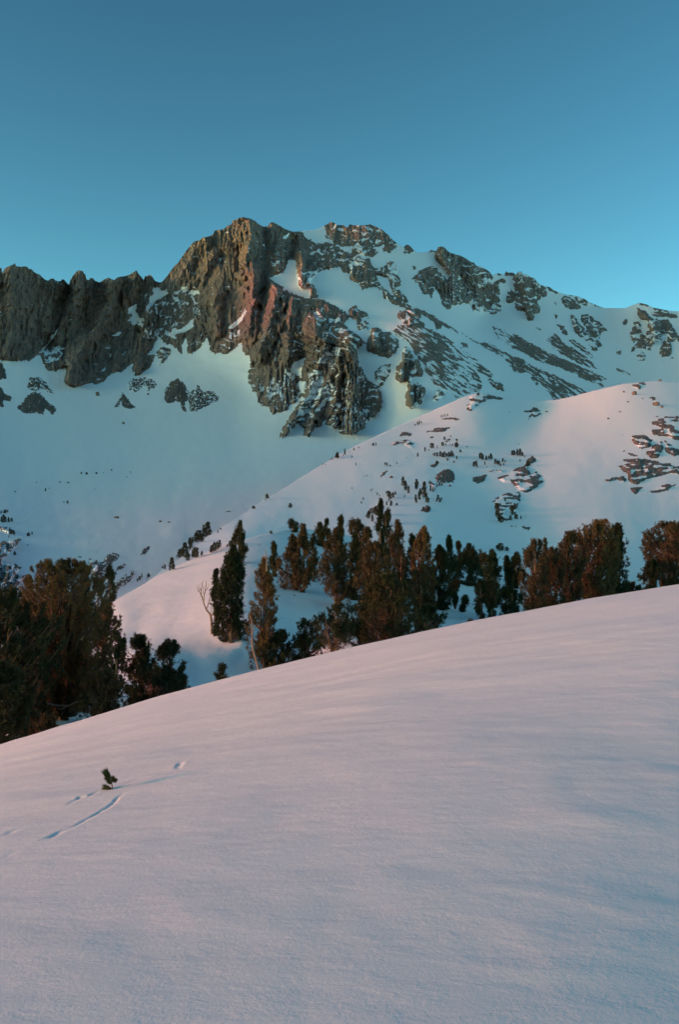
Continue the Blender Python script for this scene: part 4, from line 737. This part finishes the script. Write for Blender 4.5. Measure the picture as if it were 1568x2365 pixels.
    for k in range(int(dead * .55)):                                          # bare grey branches that show through the crown
        h0 = rg.uniform(.15, .8) * Ht; a = rg.uniform(math.pi, 2 * math.pi); L_ = R_(np.array([min(.99, h0 / Ht + .1)]), np.array([a]))[0] * rg.uniform(.7, 1.0)
        P = tops[int(rg.integers(0, stems))]; o0 = np.array([np.interp(h0, P[:, 2], P[:, 0]), np.interp(h0, P[:, 2], P[:, 1]), h0])
        q = [o0]; dr = np.array([math.cos(a), math.sin(a) , rg.uniform(.1, .9)])
        for _ in range(4):
            dr = dr + rg.normal(0, .22, 3); q.append(q[-1] + dr / np.linalg.norm(dr) * L_ / 4)
        r0 = max(.018 * L_ + .012, .42 * px); limb.append((q, np.linspace(r0 * 1.3, r0 * .4, 5)))
        for b_ in (1, 2, 3):
            d2 = dr + rg.normal(0, .8, 3); limb.append(([q[b_], q[b_] + d2 * L_ * .12, q[b_] + d2 * L_ * .22 + np.array([0, 0, .05])], [r0 * .7, r0 * .45, r0 * .2]))
    V, Fc = tubes(paths, 6); mesh_np('trunk', V, Fc, woodm or W_BARK, root, smooth=True)
    V, Fc = tubes(limb, 3); tag(mesh_np('branches', V, Fc, woodm or W_BARK, root, smooth=True), kind='stuff')
    # needles along each plume
    axd = E_ - mid; axd /= np.linalg.norm(axd, axis=1, keepdims=True) + 1e-9; axd = axd * .55 + np.array([0, 0, .75]) * min(1, up); axd += rg.normal(0, .15, (n, 3)); axd /= np.linalg.norm(axd, axis=1, keepdims=True)
    pl_len = np.clip(rg.uniform(.55, 1.2, n) * max(.38, 7 * px) * (.55 + .45 * rr / (rr.max() + 1e-6)), .2, 1.6)
    s = rg.uniform(-.75, .55, (n, tuft_n))
    C_ = E_[:, None] + axd[:, None] * (s * pl_len[:, None])[..., None] + rg.normal(0, .30, (n, tuft_n, 3)) * (pl_len * .42)[:, None, None]
    C_[..., 2] = np.maximum(C_[..., 2], .05)
    V, Fc = tufts(C_.reshape(-1, 3), np.repeat(axd, tuft_n, 0), K, needle, wd, rg, 1.3)
    mesh_np('crown', V, Fc, mat_ or F_MID, root)
    return root

def pA(x, y): return T('A', [(x, y)])[0]
def pt(t, x, y): return T(t, [(x, y)])[0]
def tree(t, label, x, top, base, w_, wr=None, **kw):
    f = pt(t, x, base); s_ = TILES[t][2]; tp = pt(t, x, top)[1]
    return pine(label, f, tp, w_ * s_ * (1 if wr is not None else .5), None if wr is None else wr * s_, **kw)
G1, G2, G3 = 'pines crowding the near left edge', 'pines in the hollow behind the snow slope', 'pines at the right behind the snow slope'
# near left
tree('L', 'huge dark pine filling the lower left corner behind the snow slope', 60, 640, 1640, 170, 300, shape='broom', mat_=F_DARK, plumes=620, tuft_n=15, K=8, seed=1, stems=5, dead=26, gap=.3, group=G1)
tree('L', 'broad sun-warmed brown-green pine with bare tangled limbs, largest of the left group', 450, 430, 1560, 330, 290, shape='broom', mat_=F_SUNBRN, plumes=760, tuft_n=13, K=8, seed=2, stems=5, dead=46, gap=.42, group=G1, skirt=.12)
tree('L', 'pine top standing left of the largest left pine, dark and narrow', 205, 545, 1500, 95, 95, shape='column', mat_=F_SUNBRN, plumes=190, tuft_n=12, K=8, seed=3, stems=2, dead=6, group=G1, skirt=.45)
tree('L', 'round-topped pine close behind the largest left pine, on its right', 600, 445, 1400, 85, 75, shape='column', mat_=F_DARK, plumes=200, tuft_n=10, K=8, seed=4, stems=2, dead=4, group=G1, skirt=.3)
tree('L', 'slim dark pine spire seen above the pink knoll line, right of the left group', 795, 450, 740, 34, 36, shape='column', mat_=F_DARK, plumes=70, tuft_n=8, K=6, seed=5, D=75, group=G1)
tree('L', 'short dark pine filling the gap left of the slim spire', 705, 575, 900, 60, 60, shape='bush', mat_=F_DARK, plumes=90, tuft_n=9, K=7, seed=6, D=70, group=G1)
tree('L', 'ragged pine reaching tufted branches out over the pink knoll', 745, 720, 1500, 70, 130, shape='ragged', mat_=F_SUNBRN, plumes=150, tuft_n=12, K=8, seed=7, stems=3, dead=10, gap=.7, group=G1)
tree('L', 'sun-reddened low pine at the crest, between the huge left pines and the twin pines', 740, 1230, 1640, 150, 160, shape='bush', mat_=F_SUNRED, plumes=210, tuft_n=12, K=8, seed=8, stems=4, dead=12, gap=.5, group=G1)
tree('L', 'left one of the twin dark pines rising from the slope crest, two-headed', 1010, 968, 1470, 105, 80, shape='broom', mat_=F_DARK, plumes=230, tuft_n=12, K=8, seed=9, stems=5, dead=8, gap=.75, group=G1)
tree('L', 'right one of the twin dark pines rising from the slope crest, tapering rightwards', 1225, 1000, 1420, 85, 110, shape='ragged', mat_=F_DARK, plumes=210, tuft_n=12, K=8, seed=10, stems=4, dead=5, gap=.8, group=G1)
tree('L', 'low spreading dark pine filling the foot of the twin pines', 1105, 1190, 1490, 175, 175, shape='bush', mat_=F_DARK, plumes=190, tuft_n=12, K=8, seed=16, stems=4, gap=.7, group=G1)
tree('L', 'low dark pine boughs lying on the crest, under the right twin pine', 1340, 1240, 1400, 80, 90, shape='bush', mat_=F_DARK, plumes=50, tuft_n=10, K=7, seed=11, D=42, group=G1)
tree('L', 'very dark shaggy pine low in the far left corner, cut by the picture edge', -40, 1150, 1860, 190, 230, shape='bush', mat_=F_DARK, plumes=420, tuft_n=14, K=8, seed=15, stems=4, dead=10, gap=.3, group=G1)
tree('L', 'dark boughs spreading over the crest at the foot of the huge left pine', 320, 1530, 1720, 150, 110, shape='bush', mat_=F_SUNBRN, plumes=90, tuft_n=12, K=8, seed=12, D=36, group=G1)
tree('L', 'shaggy dark pine standing behind the right side of the left group', 830, 930, 1400, 75, 60, shape='broom', mat_=F_DARK, plumes=140, tuft_n=12, K=8, seed=13, stems=2, gap=.5, group=G1)
tree('L', 'dark pine filling the space between the left group trunks', 440, 980, 1560, 190, 170, shape='bush', mat_=F_DARK, plumes=260, tuft_n=12, K=8, seed=14, stems=3, dead=12, gap=.4, group=G1)
# centre left
tree('A', 'dense dark columnar pine on the edge of the knoll, beside the bare snag', 455, 365, 1140, 100, 106, shape='column', mat_=F_DARK, plumes=520, tuft_n=9, K=7, seed=20, gap=.15, density_in=.6, group=G2)
tree('A', 'small dark pine pressed against the left side of the dense columnar pine', 338, 560, 1090, 36, 48, shape='ragged', mat_=F_DARK, plumes=130, tuft_n=8, K=7, seed=21, gap=.5, group=G2, stems=2)
tree('A', 'tall airy pine with see-through crown, right of the dense columnar pine', 730, 470, 1370, 125, 95, shape='column', mat_=F_SUNBRN, plumes=330, tuft_n=9, K=7, seed=22, gap=.65, stems=3, dead=14, group=G2)
tree('A', 'low dark pine spreading right at the foot of the tall airy pine', 880, 1060, 1370, 130, 130, shape='bush', mat_=F_DARK, plumes=150, tuft_n=9, K=7, seed=23, stems=3, gap=.5, group=G2)
tree('A', 'two-stemmed pine standing on the knoll top, casting a long blue shadow', 525, 170, 490, 50, 50, shape='column', mat_=F_MID, plumes=110, tuft_n=7, K=6, seed=24, stems=2, dead=3, group=G2)
tree('A', 'tiny young pine poking over the crest, left of the tall airy pine', 370, 1343, 1480, 34, 60, shape='spire', mat_=F_DARK, plumes=34, tuft_n=8, K=7, seed=25, group=G2, D=38)
tree('A', 'leaning dark pine with fan of boughs, left front of the central grove', 1075, 970, 1330, 125, 130, shape='ragged', mat_=F_DARK, plumes=170, tuft_n=9, K=7, seed=26, stems=3, gap=.5, group=G2)
tree('A', 'forked dark pine beside the leaning one, left front of the central grove', 1300, 860, 1290, 130, 120, shape='broom', mat_=F_DARK, plumes=190, tuft_n=9, K=7, seed=27, stems=3, gap=.55, group=G2)
tree('A', 'bushy sun-reddened pine at the left end of the grove, its foot in blue snow', 960, 280, 715, 110, 80, shape='column', mat_=F_SUNRED, plumes=250, tuft_n=8, K=6, seed=28, gap=.35, stems=2, dead=8, group=G2)
tree('A', 'slender sun-reddened pine right beside the bushy one at the left end of the grove', 1045, 195, 735, 55, 45, shape='column', mat_=F_SUNRED, plumes=190, tuft_n=8, K=6, seed=29, dead=6, group=G2)
tree('A', 'thin sparse pine standing alone against blue snow, right of the slender sun-reddened one', 1128, 260, 650, 36, 36, shape='ragged', mat_=F_MID, plumes=90, tuft_n=7, K=6, seed=30, gap=.6, group=G2)
tree('A', 'narrow dark pine left of the bushy sun-reddened pine in the grove', 810, 335, 600, 42, 42, shape='spire', mat_=F_MID, plumes=90, tuft_n=7, K=6, seed=31, group=G2)
tree('A', 'small open-armed pine on the skyline of the knoll, above the slender sun-reddened pine', 965, 150, 240, 38, 45, shape='vase', mat_=F_DARK, plumes=30, tuft_n=6, K=6, seed=32, stems=3, group=G2)
# central grove, in tile B
GB = [
 ('left foremost sun-reddened pine of the grove, cone-shaped with its foot in open snow', 195, 340, 955, 110, 95, 'column', F_SUNRED, 330, 2, .3, 10),
 ('pale-topped thin pine behind the foremost sun-reddened pine', 232, 220, 600, 38, 38, 'spire', F_MID, 90, 1, .5, 5),
 ('small pine on the far left skyline of the grove, left one of a pair', 75, 290, 470, 34, 30, 'column', F_MID, 60, 1, .5, 2),
 ('small pine on the far left skyline of the grove, right one of a pair', 115, 262, 480, 26, 26, 'spire', F_MID, 60, 1, .5, 2),
 ('pine with many bare rusty twigs at its top, upper left of the grove', 375, 255, 700, 75, 60, 'broom', F_SUNRED, 190, 3, .45, 18),
 ('tall dark pine in the narrow gap right of the foremost sun-reddened pine', 350, 380, 910, 50, 50, 'ragged', F_DARK, 140, 1, .55, 6),
 ('dark spire at the top centre of the grove, tallest against the hill', 560, 95, 640, 42, 42, 'spire', F_DARK, 120, 1, .5, 3),
 ('dark pine with split head beside the tallest central spire', 620, 180, 620, 50, 42, 'broom', F_DARK, 110, 2, .5, 3),
 ('sun-reddened shouldered pine right of the split-headed pine', 700, 262, 760, 62, 58, 'column', F_SUNRED, 180, 2, .4, 6),
 ('wide sun-reddened pine in the middle of the grove, wholly filled out', 520, 450, 1020, 150, 150, 'bush', F_SUNRED, 430, 3, .3, 16),
 ('sun-reddened pine left of centre behind the wide one', 470, 330, 800, 70, 70, 'column', F_SUNRED, 160, 1, .4, 8),
 ('dark pine right of centre behind the wide sun-reddened one', 740, 480, 960, 70, 70, 'column', F_DARK, 170, 1, .4, 4),
 ('slim dark pine between the shouldered pine and the broad right one', 832, 338, 720, 32, 32, 'spire', F_DARK, 80, 1, .4, 2),
 ('broad tall pine on the right side of the grove with rounded head', 920, 325, 980, 92, 82, 'column', F_SUNBRN, 310, 2, .35, 8),
 ('glowing sun-reddened pine low in the right of the grove', 900, 680, 1020, 105, 90, 'bush', F_SUNRED, 220, 3, .4, 10),
 ('dark pine on the right edge of the grove, foot in blue snow', 1050, 480, 985, 72, 85, 'column', F_DARK, 240, 2, .35, 5),
 ('pointed dark pine right of the grove, first beyond it', 1132, 400, 880, 60, 65, 'spire', F_DARK, 200, 1, .25, 3),
 ('lighter slim pine directly right of the pointed dark pine', 1200, 445, 760, 34, 34, 'column', F_MID, 90, 1, .4, 3),
 ('squat dense dark pine on the mound, right of the grove', 1290, 468, 790, 62, 78, 'column', F_DARK, 200, 1, .2, 4),
 ('thin grey pine between the squat dark pine and the next dark one', 1400, 515, 720, 32, 32, 'ragged', F_MID, 70, 1, .5, 6),
 ('dark pine with pale bare tips, at the right end of the mound', 1482, 520, 880, 62, 62, 'column', F_DARK, 190, 2, .3, 6),
 ('see-through pine with two visible trunks, standing on the blue snow', 1395, 740, 1065, 45, 40, 'ragged', F_DARK, 120, 2, .5, 3),
 ('companion of the two-trunked see-through pine, on its right', 1478, 770, 1070, 42, 40, 'ragged', F_DARK, 110, 1, .5, 3),
 ('low dark pine on the right edge of the grove foot, thin boughs', 1180, 760, 985, 40, 50, 'ragged', F_DARK, 70, 2, .6, 4),
 ('wispy shrub-like young pine alone on the blue snow, right of the grove', 1250, 880, 1010, 26, 40, 'ragged', F_MID, 36, 2, .6, 4),
 ('huge dark front pine in the centre foreground of the grove, at the crest', 610, 720, 1300, 190, 200, 'bush', F_MID, 620, 4, .3, 14),
 ('dark front pine left of the huge central one, thin upright boughs', 400, 950, 1300, 130, 120, 'broom', F_DARK, 230, 3, .5, 10),
 ('airy dark pine at the crest, right foot of the grove', 950, 960, 1220, 130, 125, 'ragged', F_DARK, 200, 3, .6, 8),
 ('tiny dark shoot at the crest right of the grove, leaning left', 1297, 1062, 1125, 22, 22, 'spire', F_DARK, 16, 1, .3, 0),
]
for i, (lb, x, tp, bs, wl, wr, shp, mt, npl, st, gp, dd) in enumerate(GB):
    tree('B', lb, x, tp, bs, wl, wr, shape=shp, mat_=mt, plumes=npl, tuft_n=8, K=6, seed=50 + i, stems=st, gap=gp, dead=dd, group=G2)
GC = [
 ('tall dark pine at the left end of the right-hand row', 20, 410, 860, 48, 62, 'column', F_DARK, 150, 1, .35, 5),
 ('second dark pine of the right-hand row, leaning together with its neighbour', 143, 458, 780, 42, 42, 'column', F_DARK, 110, 1, .35, 4),
 ('third dark pine of the right-hand row with dead pale stem', 230, 418, 700, 50, 50, 'column', F_DARK, 140, 2, .35, 8),
 ('small dark pine at the crest in front of the right-hand row', 175, 700, 960, 75, 75, 'ragged', F_DARK, 120, 2, .5, 4),
 ('sun-reddened pine with flat top, left half of the big right clump', 375, 318, 930, 90, 80, 'broom', F_SUNRED, 360, 4, .4, 26),
 ('narrow bare-topped pine rising from the left half of the big right clump', 468, 290, 880, 28, 40, 'column', F_SUNRED, 120, 2, .4, 16),
 ('sun-reddened low pine in the front middle of the big right clump', 545, 380, 900, 90, 80, 'bush', F_SUNRED, 280, 4, .45, 22),
 ('round-headed pine in the middle of the big right clump', 665, 255, 860, 75, 90, 'broom', F_SUNRED, 340, 3, .35, 14),
 ('biggest pine of the right clump, domed and full', 890, 155, 830, 160, 135, 'broom', F_SUNBRN, 620, 5, .3, 16),
 ('dark right-hand shoulder pine of the big right clump, tufted edge', 1050, 188, 800, 70, 98, 'ragged', F_DARK, 290, 3, .5, 8),
 ('fan-shaped sun-reddened pine at the right edge of the picture', 1500, 172, 780, 195, 150, 'vase', F_SUNRED, 520, 6, .5, 26),
 ('dark low pine leaning out left of the fan-shaped one', 1345, 480, 780, 85, 60, 'ragged', F_DARK, 170, 3, .6, 5),
 ('dark boughs lying on the crest between the big right clump and the edge pine', 1170, 672, 790, 110, 90, 'bush', F_DARK, 110, 3, .5, 3),
]
for i, (lb, x, tp, bs, wl, wr, shp, mt, npl, st, gp, dd) in enumerate(GC):
    tree('C', lb, x, tp, bs, wl, wr, shape=shp, mat_=mt, plumes=npl, tuft_n=9, K=7, seed=90 + i, stems=st, gap=gp, dead=dd, group=G3)

# the bare snag on the knoll
def skeleton(name, label, F, D, strands, cat, mat_=W_DEAD, part='branch'):
    g = P3(F[0], F[1], D) if D else ground_at(*F); m = g[1] * S / FPX
    root = empty(name, tuple(g)); tag(root, label, cat)
    for i, (pts, r0, r1, dy) in enumerate(strands):
        P = [((x - F[0]) * m, dy * k / max(1, len(pts) - 1), (F[1] - y) * m) for k, (x, y) in enumerate(pts)]
        P = np.array(P); n = len(P)
        V, Fc = tubes([(P, np.linspace(r0, r1, n) * .78)], 6)
        mesh_np('trunk' if i == 0 else part, V, Fc, mat_, root, smooth=True)
    return root
sg = lambda *p: [pA(x, y) for x, y in p]
skeleton('dead_tree', 'bare leafless pine snag with forked upright limbs on the pink knoll', pA(292, 1078), None, [
  (sg((292, 1085), (290, 1000), (284, 945), (278, 915)), .17, .11, 0), (sg((278, 918), (245, 880), (222, 830), (205, 770), (180, 730), (170, 700)), .10, .03, .6), (sg((222, 830), (228, 760), (240, 720), (250, 660), (252, 640)), .07, .025, -.5),
  (sg((205, 770), (200, 720), (205, 660), (215, 640)), .06, .02, .8), (sg((284, 930), (310, 905), (325, 880)), .08, .04, -.4), (sg((325, 880), (330, 850), (318, 800)), .05, .02, -.6), (sg((245, 880), (262, 820), (270, 770), (268, 730)), .06, .02, .7),
  (sg((228, 760), (215, 720), (222, 680)), .04, .02, .2), (sg((240, 720), (262, 690), (268, 660)), .04, .02, -.3), (sg((180, 730), (168, 700), (165, 670)), .03, .015, .2), (sg((200, 720), (188, 690), (190, 660)), .035, .015, .1), (sg((284, 930), (285, 890), (282, 860)), .04, .02, .3)], 'dead tree')
skeleton('dead_tree', 'thin pale bare stem leaning at the left foot of the tall airy pine', pA(688, 1395), 60, [
  (sg((688, 1400), (660, 1300), (630, 1200), (622, 1080), (620, 960)), .13, .05, 0), (sg((630, 1200), (612, 1150), (600, 1120)), .05, .02, .3), (sg((622, 1080), (640, 1040), (645, 1000)), .05, .02, -.3), (sg((620, 960), (605, 930), (590, 900)), .04, .015, .2)], 'dead tree')
skeleton('dead_tree', 'short bare spike standing above the crown of the tall airy pine', pA(745, 520), 66, [
  (sg((745, 560), (740, 430), (722, 365)), .07, .02, 0), (sg((742, 450), (715, 440), (708, 425)), .04, .015, .2)], 'dead tree')
pL = lambda *p: [T('L', [q])[0] for q in p]
skeleton('fallen_branch', 'long pale bare branch curving over the snow between the left pines', pL((480, 1470))[0], 40, [
  (pL((330, 1440), (400, 1462), (480, 1468), (540, 1440), (600, 1412), (645, 1415)), .05, .03, .8), (pL((480, 1468), (430, 1490), (400, 1480)), .03, .015, .2), (pL((330, 1440), (312, 1420)), .03, .012, .1)], 'branch')
skeleton('fallen_branch', 'thin brown stick lying on the blue snow in front of the grove', pA(990, 770), None, [(sg((965, 752), (990, 775), (1015, 792)), .06, .03, .5), (sg((990, 775), (985, 765)), .03, .02, .1)], 'branch')
skeleton('fallen_branch', 'small dead twig standing in the shaded snow behind the knoll pine', pA(682, 350), None, [(sg((683, 360), (682, 345), (687, 330)), .09, .05, 0), (sg((682, 345), (678, 338)), .05, .03, .1)], 'branch')

# distant little pines: a few shared shapes, each one a thing
def far_mesh(seed, shape, round_=1.0):
    rg = np.random.default_rng(seed); n = 95; sh = np.array(SHAPES[shape]); t = rg.uniform(.06, 1, n); th = rg.uniform(0, 6.28, n)
    r = np.interp(t, sh[:, 0], sh[:, 1]) * rg.uniform(.35, 1, n) * .5
    C_ = np.stack([np.cos(th) * r, np.sin(th) * r, t * .92], -1)
    V, Fc = tufts(C_, np.tile([0, 0, 1.0], (n, 1)), 7, .17, .075, rg, .9)
    V[:, 2] = np.clip(V[:, 2], 0, 1.0)
    tv, tf = tubes([(np.array([[0, 0, -.15], [0, 0, .5], [0, 0, .95]]), np.array([.05, .035, .01]))], 5)
    tri = np.concatenate([tf[:, [0, 1, 2]], tf[:, [0, 2, 3]]]) + len(V)
    me_o = mesh_np('pine_tree', np.concatenate([V, tv]), np.concatenate([Fc, tri]), None, mats=[F_FAR, W_BARK], fmat=np.concatenate([np.zeros(len(Fc)), np.ones(len(tri))]))
    me = me_o.data; bpy.data.objects.remove(me_o); return me
FM = [far_mesh(1, 'column'), far_mesh(2, 'spire'), far_mesh(3, 'broom'), far_mesh(4, 'bush'), far_mesh(5, 'column')]
ORD = ['first', 'second', 'third', 'fourth', 'fifth', 'sixth', 'seventh', 'eighth', 'ninth', 'tenth', 'eleventh', 'twelfth', 'thirteenth', 'fourteenth', 'fifteenth', 'sixteenth', 'seventeenth', 'eighteenth', 'nineteenth', 'twentieth', 'twenty-first', 'twenty-second', 'twenty-third', 'twenty-fourth', 'twenty-fifth', 'twenty-sixth', 'twenty-seventh', 'twenty-eighth', 'twenty-ninth', 'thirtieth']
rf = random.Random(5)
def far_group(where, tile, items, wide=.42, kind=None):
    items = sorted(items)
    for i, it in enumerate(items):
        x, y, h = it[:3]; wk = it[3] if len(it) > 3 else wide
        F = pt(tile, x, y); p = ground_at(*F); m = p[1] * S / FPX * TILES[tile][2]
        me = FM[rf.randrange(5) if wk < .8 else 3]
        o = bpy.data.objects.new('pine_tree', me); col.objects.link(o)
        hh = h * m * 1.08; ww = hh * wk * rf.uniform(.85, 1.2) * 1.1
        o.location = p; o.scale = (ww, ww, hh); o.rotation_euler = (0, R(rf.uniform(-4, 4)), rf.uniform(0, 6.28))
        look = 'upright' if wk < .5 else 'bushy'
        size = 'tall' if h * TILES[tile][2] > 15 else 'small' if h * TILES[tile][2] > 7 else 'tiny'
        tag(o, f'{size} {look} pine, {ORD[i]} from left {where}', 'pine tree', 'distant pines ' + where)
far_group('along the hill crest line', '6', [(28, 335, 12), (55, 325, 12), (72, 318, 28, .7), (110, 310, 12), (122, 300, 40, .3), (150, 285, 10), (180, 272, 16, .7), (210, 258, 13, .6), (168, 318, 15, .4), (192, 368, 18), (303, 243, 20, .7), (322, 240, 20)])
far_group('in the row near hilltop ledges', '6', [(572, 115, 14, .7), (588, 110, 22), (600, 106, 26), (615, 100, 14), (740, 60, 14), (752, 58, 16), (765, 55, 18), (780, 52, 16)])
far_group('in the cluster among the hill ledges', '6', [(590, 315, 28), (635, 280, 28), (680, 258, 32, .7), (715, 255, 14), (750, 245, 26, .6), (770, 240, 14), (838, 255, 34, .7), (840, 212, 15, .8), (812, 245, 16), (828, 242, 18), (760, 205, 22, .6), (862, 285, 18, .7), (905, 252, 9, .8), (660, 275, 12), (800, 185, 9, .8), (798, 240, 12)])
far_group('in the row above the left boulder bluff', '6', [(700, 310, 24), (715, 312, 28), (735, 312, 34), (748, 318, 30), (760, 318, 38), (775, 312, 24), (790, 315, 34), (805, 315, 40, .55), (840, 330, 22), (822, 352, 14, .8), (780, 340, 18, .6), (712, 360, 22, .8), (690, 305, 16), (818, 312, 22)])
far_group('on the open left flank of the hill', '6', [(392, 372, 24), (380, 365, 16, .6), (410, 375, 12, .7), (455, 358, 12), (262, 438, 10, .7), (245, 440, 8), (168, 520, 14), (290, 535, 20, .35), (300, 525, 12), (330, 560, 20, .4), (345, 565, 12), (240, 590, 18), (228, 612, 12, .8), (520, 322, 8)])
far_group('in the tall dark hillside group', '6', [(495, 500, 58, .4), (512, 530, 62, .4), (530, 548, 48, .35), (582, 525, 66, .3), (600, 590, 56, .35), (580, 612, 55, .3), (628, 580, 105, .28), (645, 608, 56, .3), (657, 610, 36, .35), (608, 560, 44, .4), (505, 570, 10, 1.0), (655, 660, 26, .9), (625, 655, 22, .6), (612, 665, 14)])
far_group('in the clump left of the tall hillside group', '6', [(400, 572, 40), (412, 585, 46), (388, 550, 20), (432, 575, 34), (446, 555, 20, .6), (390, 625, 30), (418, 630, 36), (404, 600, 24), (455, 625, 16, .7)])
far_group('below the left boulder bluff', '6', [(672, 535, 40, .3), (688, 540, 36, .3), (700, 530, 20, .3), (712, 510, 28, .35), (728, 500, 24, .5), (745, 498, 16, .8), (718, 590, 34, .5), (732, 605, 26, .6), (742, 590, 20)])
far_group('above the flat-topped boulder on the hill', '6', [(995, 328, 40, .55), (1006, 335, 36, .45), (1030, 335, 30, .6), (1046, 328, 24), (1060, 330, 38, .5), (950, 378, 34), (965, 376, 38, .35), (955, 360, 20), (1020, 365, 24, .35), (972, 385, 16), (1032, 382, 10)])
far_group('in the row leading to the big outcrop', '6', [(1088, 360, 34), (1100, 358, 22), (1110, 365, 26, .8), (1135, 350, 28, .35), (1150, 350, 16), (1120, 375, 18), (1142, 368, 16), (1195, 303, 30), (1205, 305, 34, .5), (1215, 300, 22), (1228, 305, 42), (1245, 308, 46, .4), (1262, 310, 26), (1275, 318, 14), (1290, 372, 30, .6), (1300, 372, 34), (1245, 345, 16, .7), (1240, 236, 10)])
far_group('against the rocks below the big outcrop', '6', [(1100, 690, 78, .35), (1092, 650, 40, .5), (1128, 735, 40, .7), (1112, 728, 50, .5), (1195, 688, 60, .4), (1210, 650, 40, .4), (1215, 712, 46, .4), (1225, 712, 30, .5), (1185, 718, 30, .6), (1252, 712, 22, .4), (1150, 600, 24, .6)])
far_group('where the big grove meets the hill', '6', [(345, 690, 90, .3), (320, 690, 60, .4), (275, 710, 50, .5), (380, 740, 75, .4), (405, 740, 78, .35), (392, 745, 66, .35), (300, 730, 50, .4), (360, 735, 60, .3)])
far_group('on open snow above the pine row', '6', [(1118, 918, 50, .9), (1100, 905, 26, .6), (1160, 918, 28, .8)])
far_group('scattered far out in the blue basin', '7', [(375, 305, 10, .8), (400, 308, 12, .8), (445, 305, 9, .9), (478, 303, 8), (515, 290, 8, .9), (278, 346, 8, .9), (315, 348, 8, .9), (210, 385, 16, .4), (228, 375, 8), (312, 441, 14, .6), (295, 436, 6, .8), (70, 390, 8, .8), (168, 346, 6, .9), (585, 320, 5, .9), (603, 298, 6, .8), (163, 370, 6), (440, 375, 6)])
far_group('in the cluster at the left basin edge', '7', [(5, 487, 16), (24, 487, 18, .8), (36, 480, 12), (8, 528, 26), (16, 528, 34, .5), (26, 528, 26), (40, 528, 24, .5), (54, 525, 18, .6), (50, 582, 22, .7), (64, 585, 22, .6), (45, 570, 18), (40, 598, 12), (132, 593, 18, .7), (148, 585, 14), (68, 680, 18, .6), (128, 635, 6, .9), (148, 735, 10)])
far_group('on the spur behind the pink knoll', '7', [(878, 632, 34, .5), (888, 625, 28), (905, 620, 42, .5), (918, 615, 48, .7), (932, 618, 30, .6), (948, 598, 44, .5), (960, 590, 62, .5), (940, 565, 26, .4), (830, 692, 40, .6), (842, 685, 30), (855, 692, 68, .45), (868, 706, 40, .5), (880, 655, 42, .5), (890, 690, 36), (903, 692, 48, .5), (912, 690, 30), (932, 682, 22, .5), (978, 668, 34, .6), (990, 662, 42, .4), (1002, 655, 38, .35), (1013, 648, 38, .5), (1006, 576, 14, .4), (1018, 562, 10, .8)])
far_group('dotted along the spur above the knoll', '7', [(1232, 420, 24, .8), (1226, 428, 8), (1172, 466, 14, .9), (1340, 462, 22, .8), (1252, 582, 16, .8), (1558, 233, 28, .7), (1535, 240, 14), (1490, 262, 8), (1505, 264, 6), (1465, 272, 5), (1062, 640, 28, .6), (1074, 633, 30, .6), (1048, 642, 14)])
far_group('on the lower left end of the spur', '7', [(795, 747, 56, .45), (785, 750, 20), (762, 745, 24, .4), (750, 740, 12, .7), (655, 785, 24, .3), (645, 795, 20, .6), (634, 802, 16), (685, 782, 18, .7), (680, 790, 8)])

# ------------------------------------------------------------------ the sapling in the near snow
def spt(x, y, lift=0.0, back=0.0):
    """point above the slope for a spot in the picture close to the sapling (source pixels)"""
    u, v = UV(x * SRC, y * SRC); return np.array([float(u) * SAP_Y, SAP_Y + back, float(v) * SAP_Y])
_sx, _sy = fore_pt((414 * SRC, 2905 * SRC)); SAP_Y = _sy
base = np.array([_sx, _sy, float(fore_z(np.array([_sx]), np.array([_sy]))[0])])
sap = empty('pine_sapling', tuple(base)); tag(sap, 'tiny green pine sapling sticking out of the near pink snow, lower left', 'sapling')
off = base - spt(414, 2905)
def rel_sap(x, y, back=0.0): return spt(x, y, 0, back) + off - base
def strand(pts, r0, r1): return (np.array([rel_sap(*p) for p in pts]), np.linspace(r0, r1, len(pts)))
V, Fc = tubes([strand([(414, 2925), (413, 2895), (410, 2880), (402, 2865), (396, 2850)], .0045, .003)], 6); mesh_np('stem', V, Fc, W_BARK, sap, smooth=True)
V, Fc = tubes([strand([(412, 2902), (400, 2903), (388, 2905)], .003, .002)], 6); mesh_np('branch', V, Fc, W_BARK, sap, smooth=True)
V, Fc = tubes([strand([(410, 2882), (418, 2876), (422, 2870)], .003, .002)], 6); mesh_np('branch', V, Fc, W_BARK, sap, smooth=True)
rgs = np.random.default_rng(77)
def needles(p0, p1, n, L, spread=.55):
    a, b = rel_sap(*p0), rel_sap(*p1); s = rgs.uniform(0, 1, n)[:, None]; C_ = a + (b - a) * s; ax = (b - a) / np.linalg.norm(b - a)
    V, Fc = tufts(C_, np.tile(ax, (n, 1)), 6, L, .0042, rgs, spread); mesh_np('needle_tuft', V, Fc, M_SAP, sap)
M_SAP = foliage('fresh green needles', (.036, .050, .016), (.055, .066, .020), (.08, .082, .03), 30)
needles((404, 2868), (391, 2846), 60, .040); needles((408, 2885), (396, 2868), 40, .030); needles((418, 2878), (427, 2868, -.02), 40, .026); needles((408, 2903), (386, 2901, .02), 60, .034); needles((411, 2878), (414, 2864), 22, .024)
print('objects', len(bpy.data.objects))
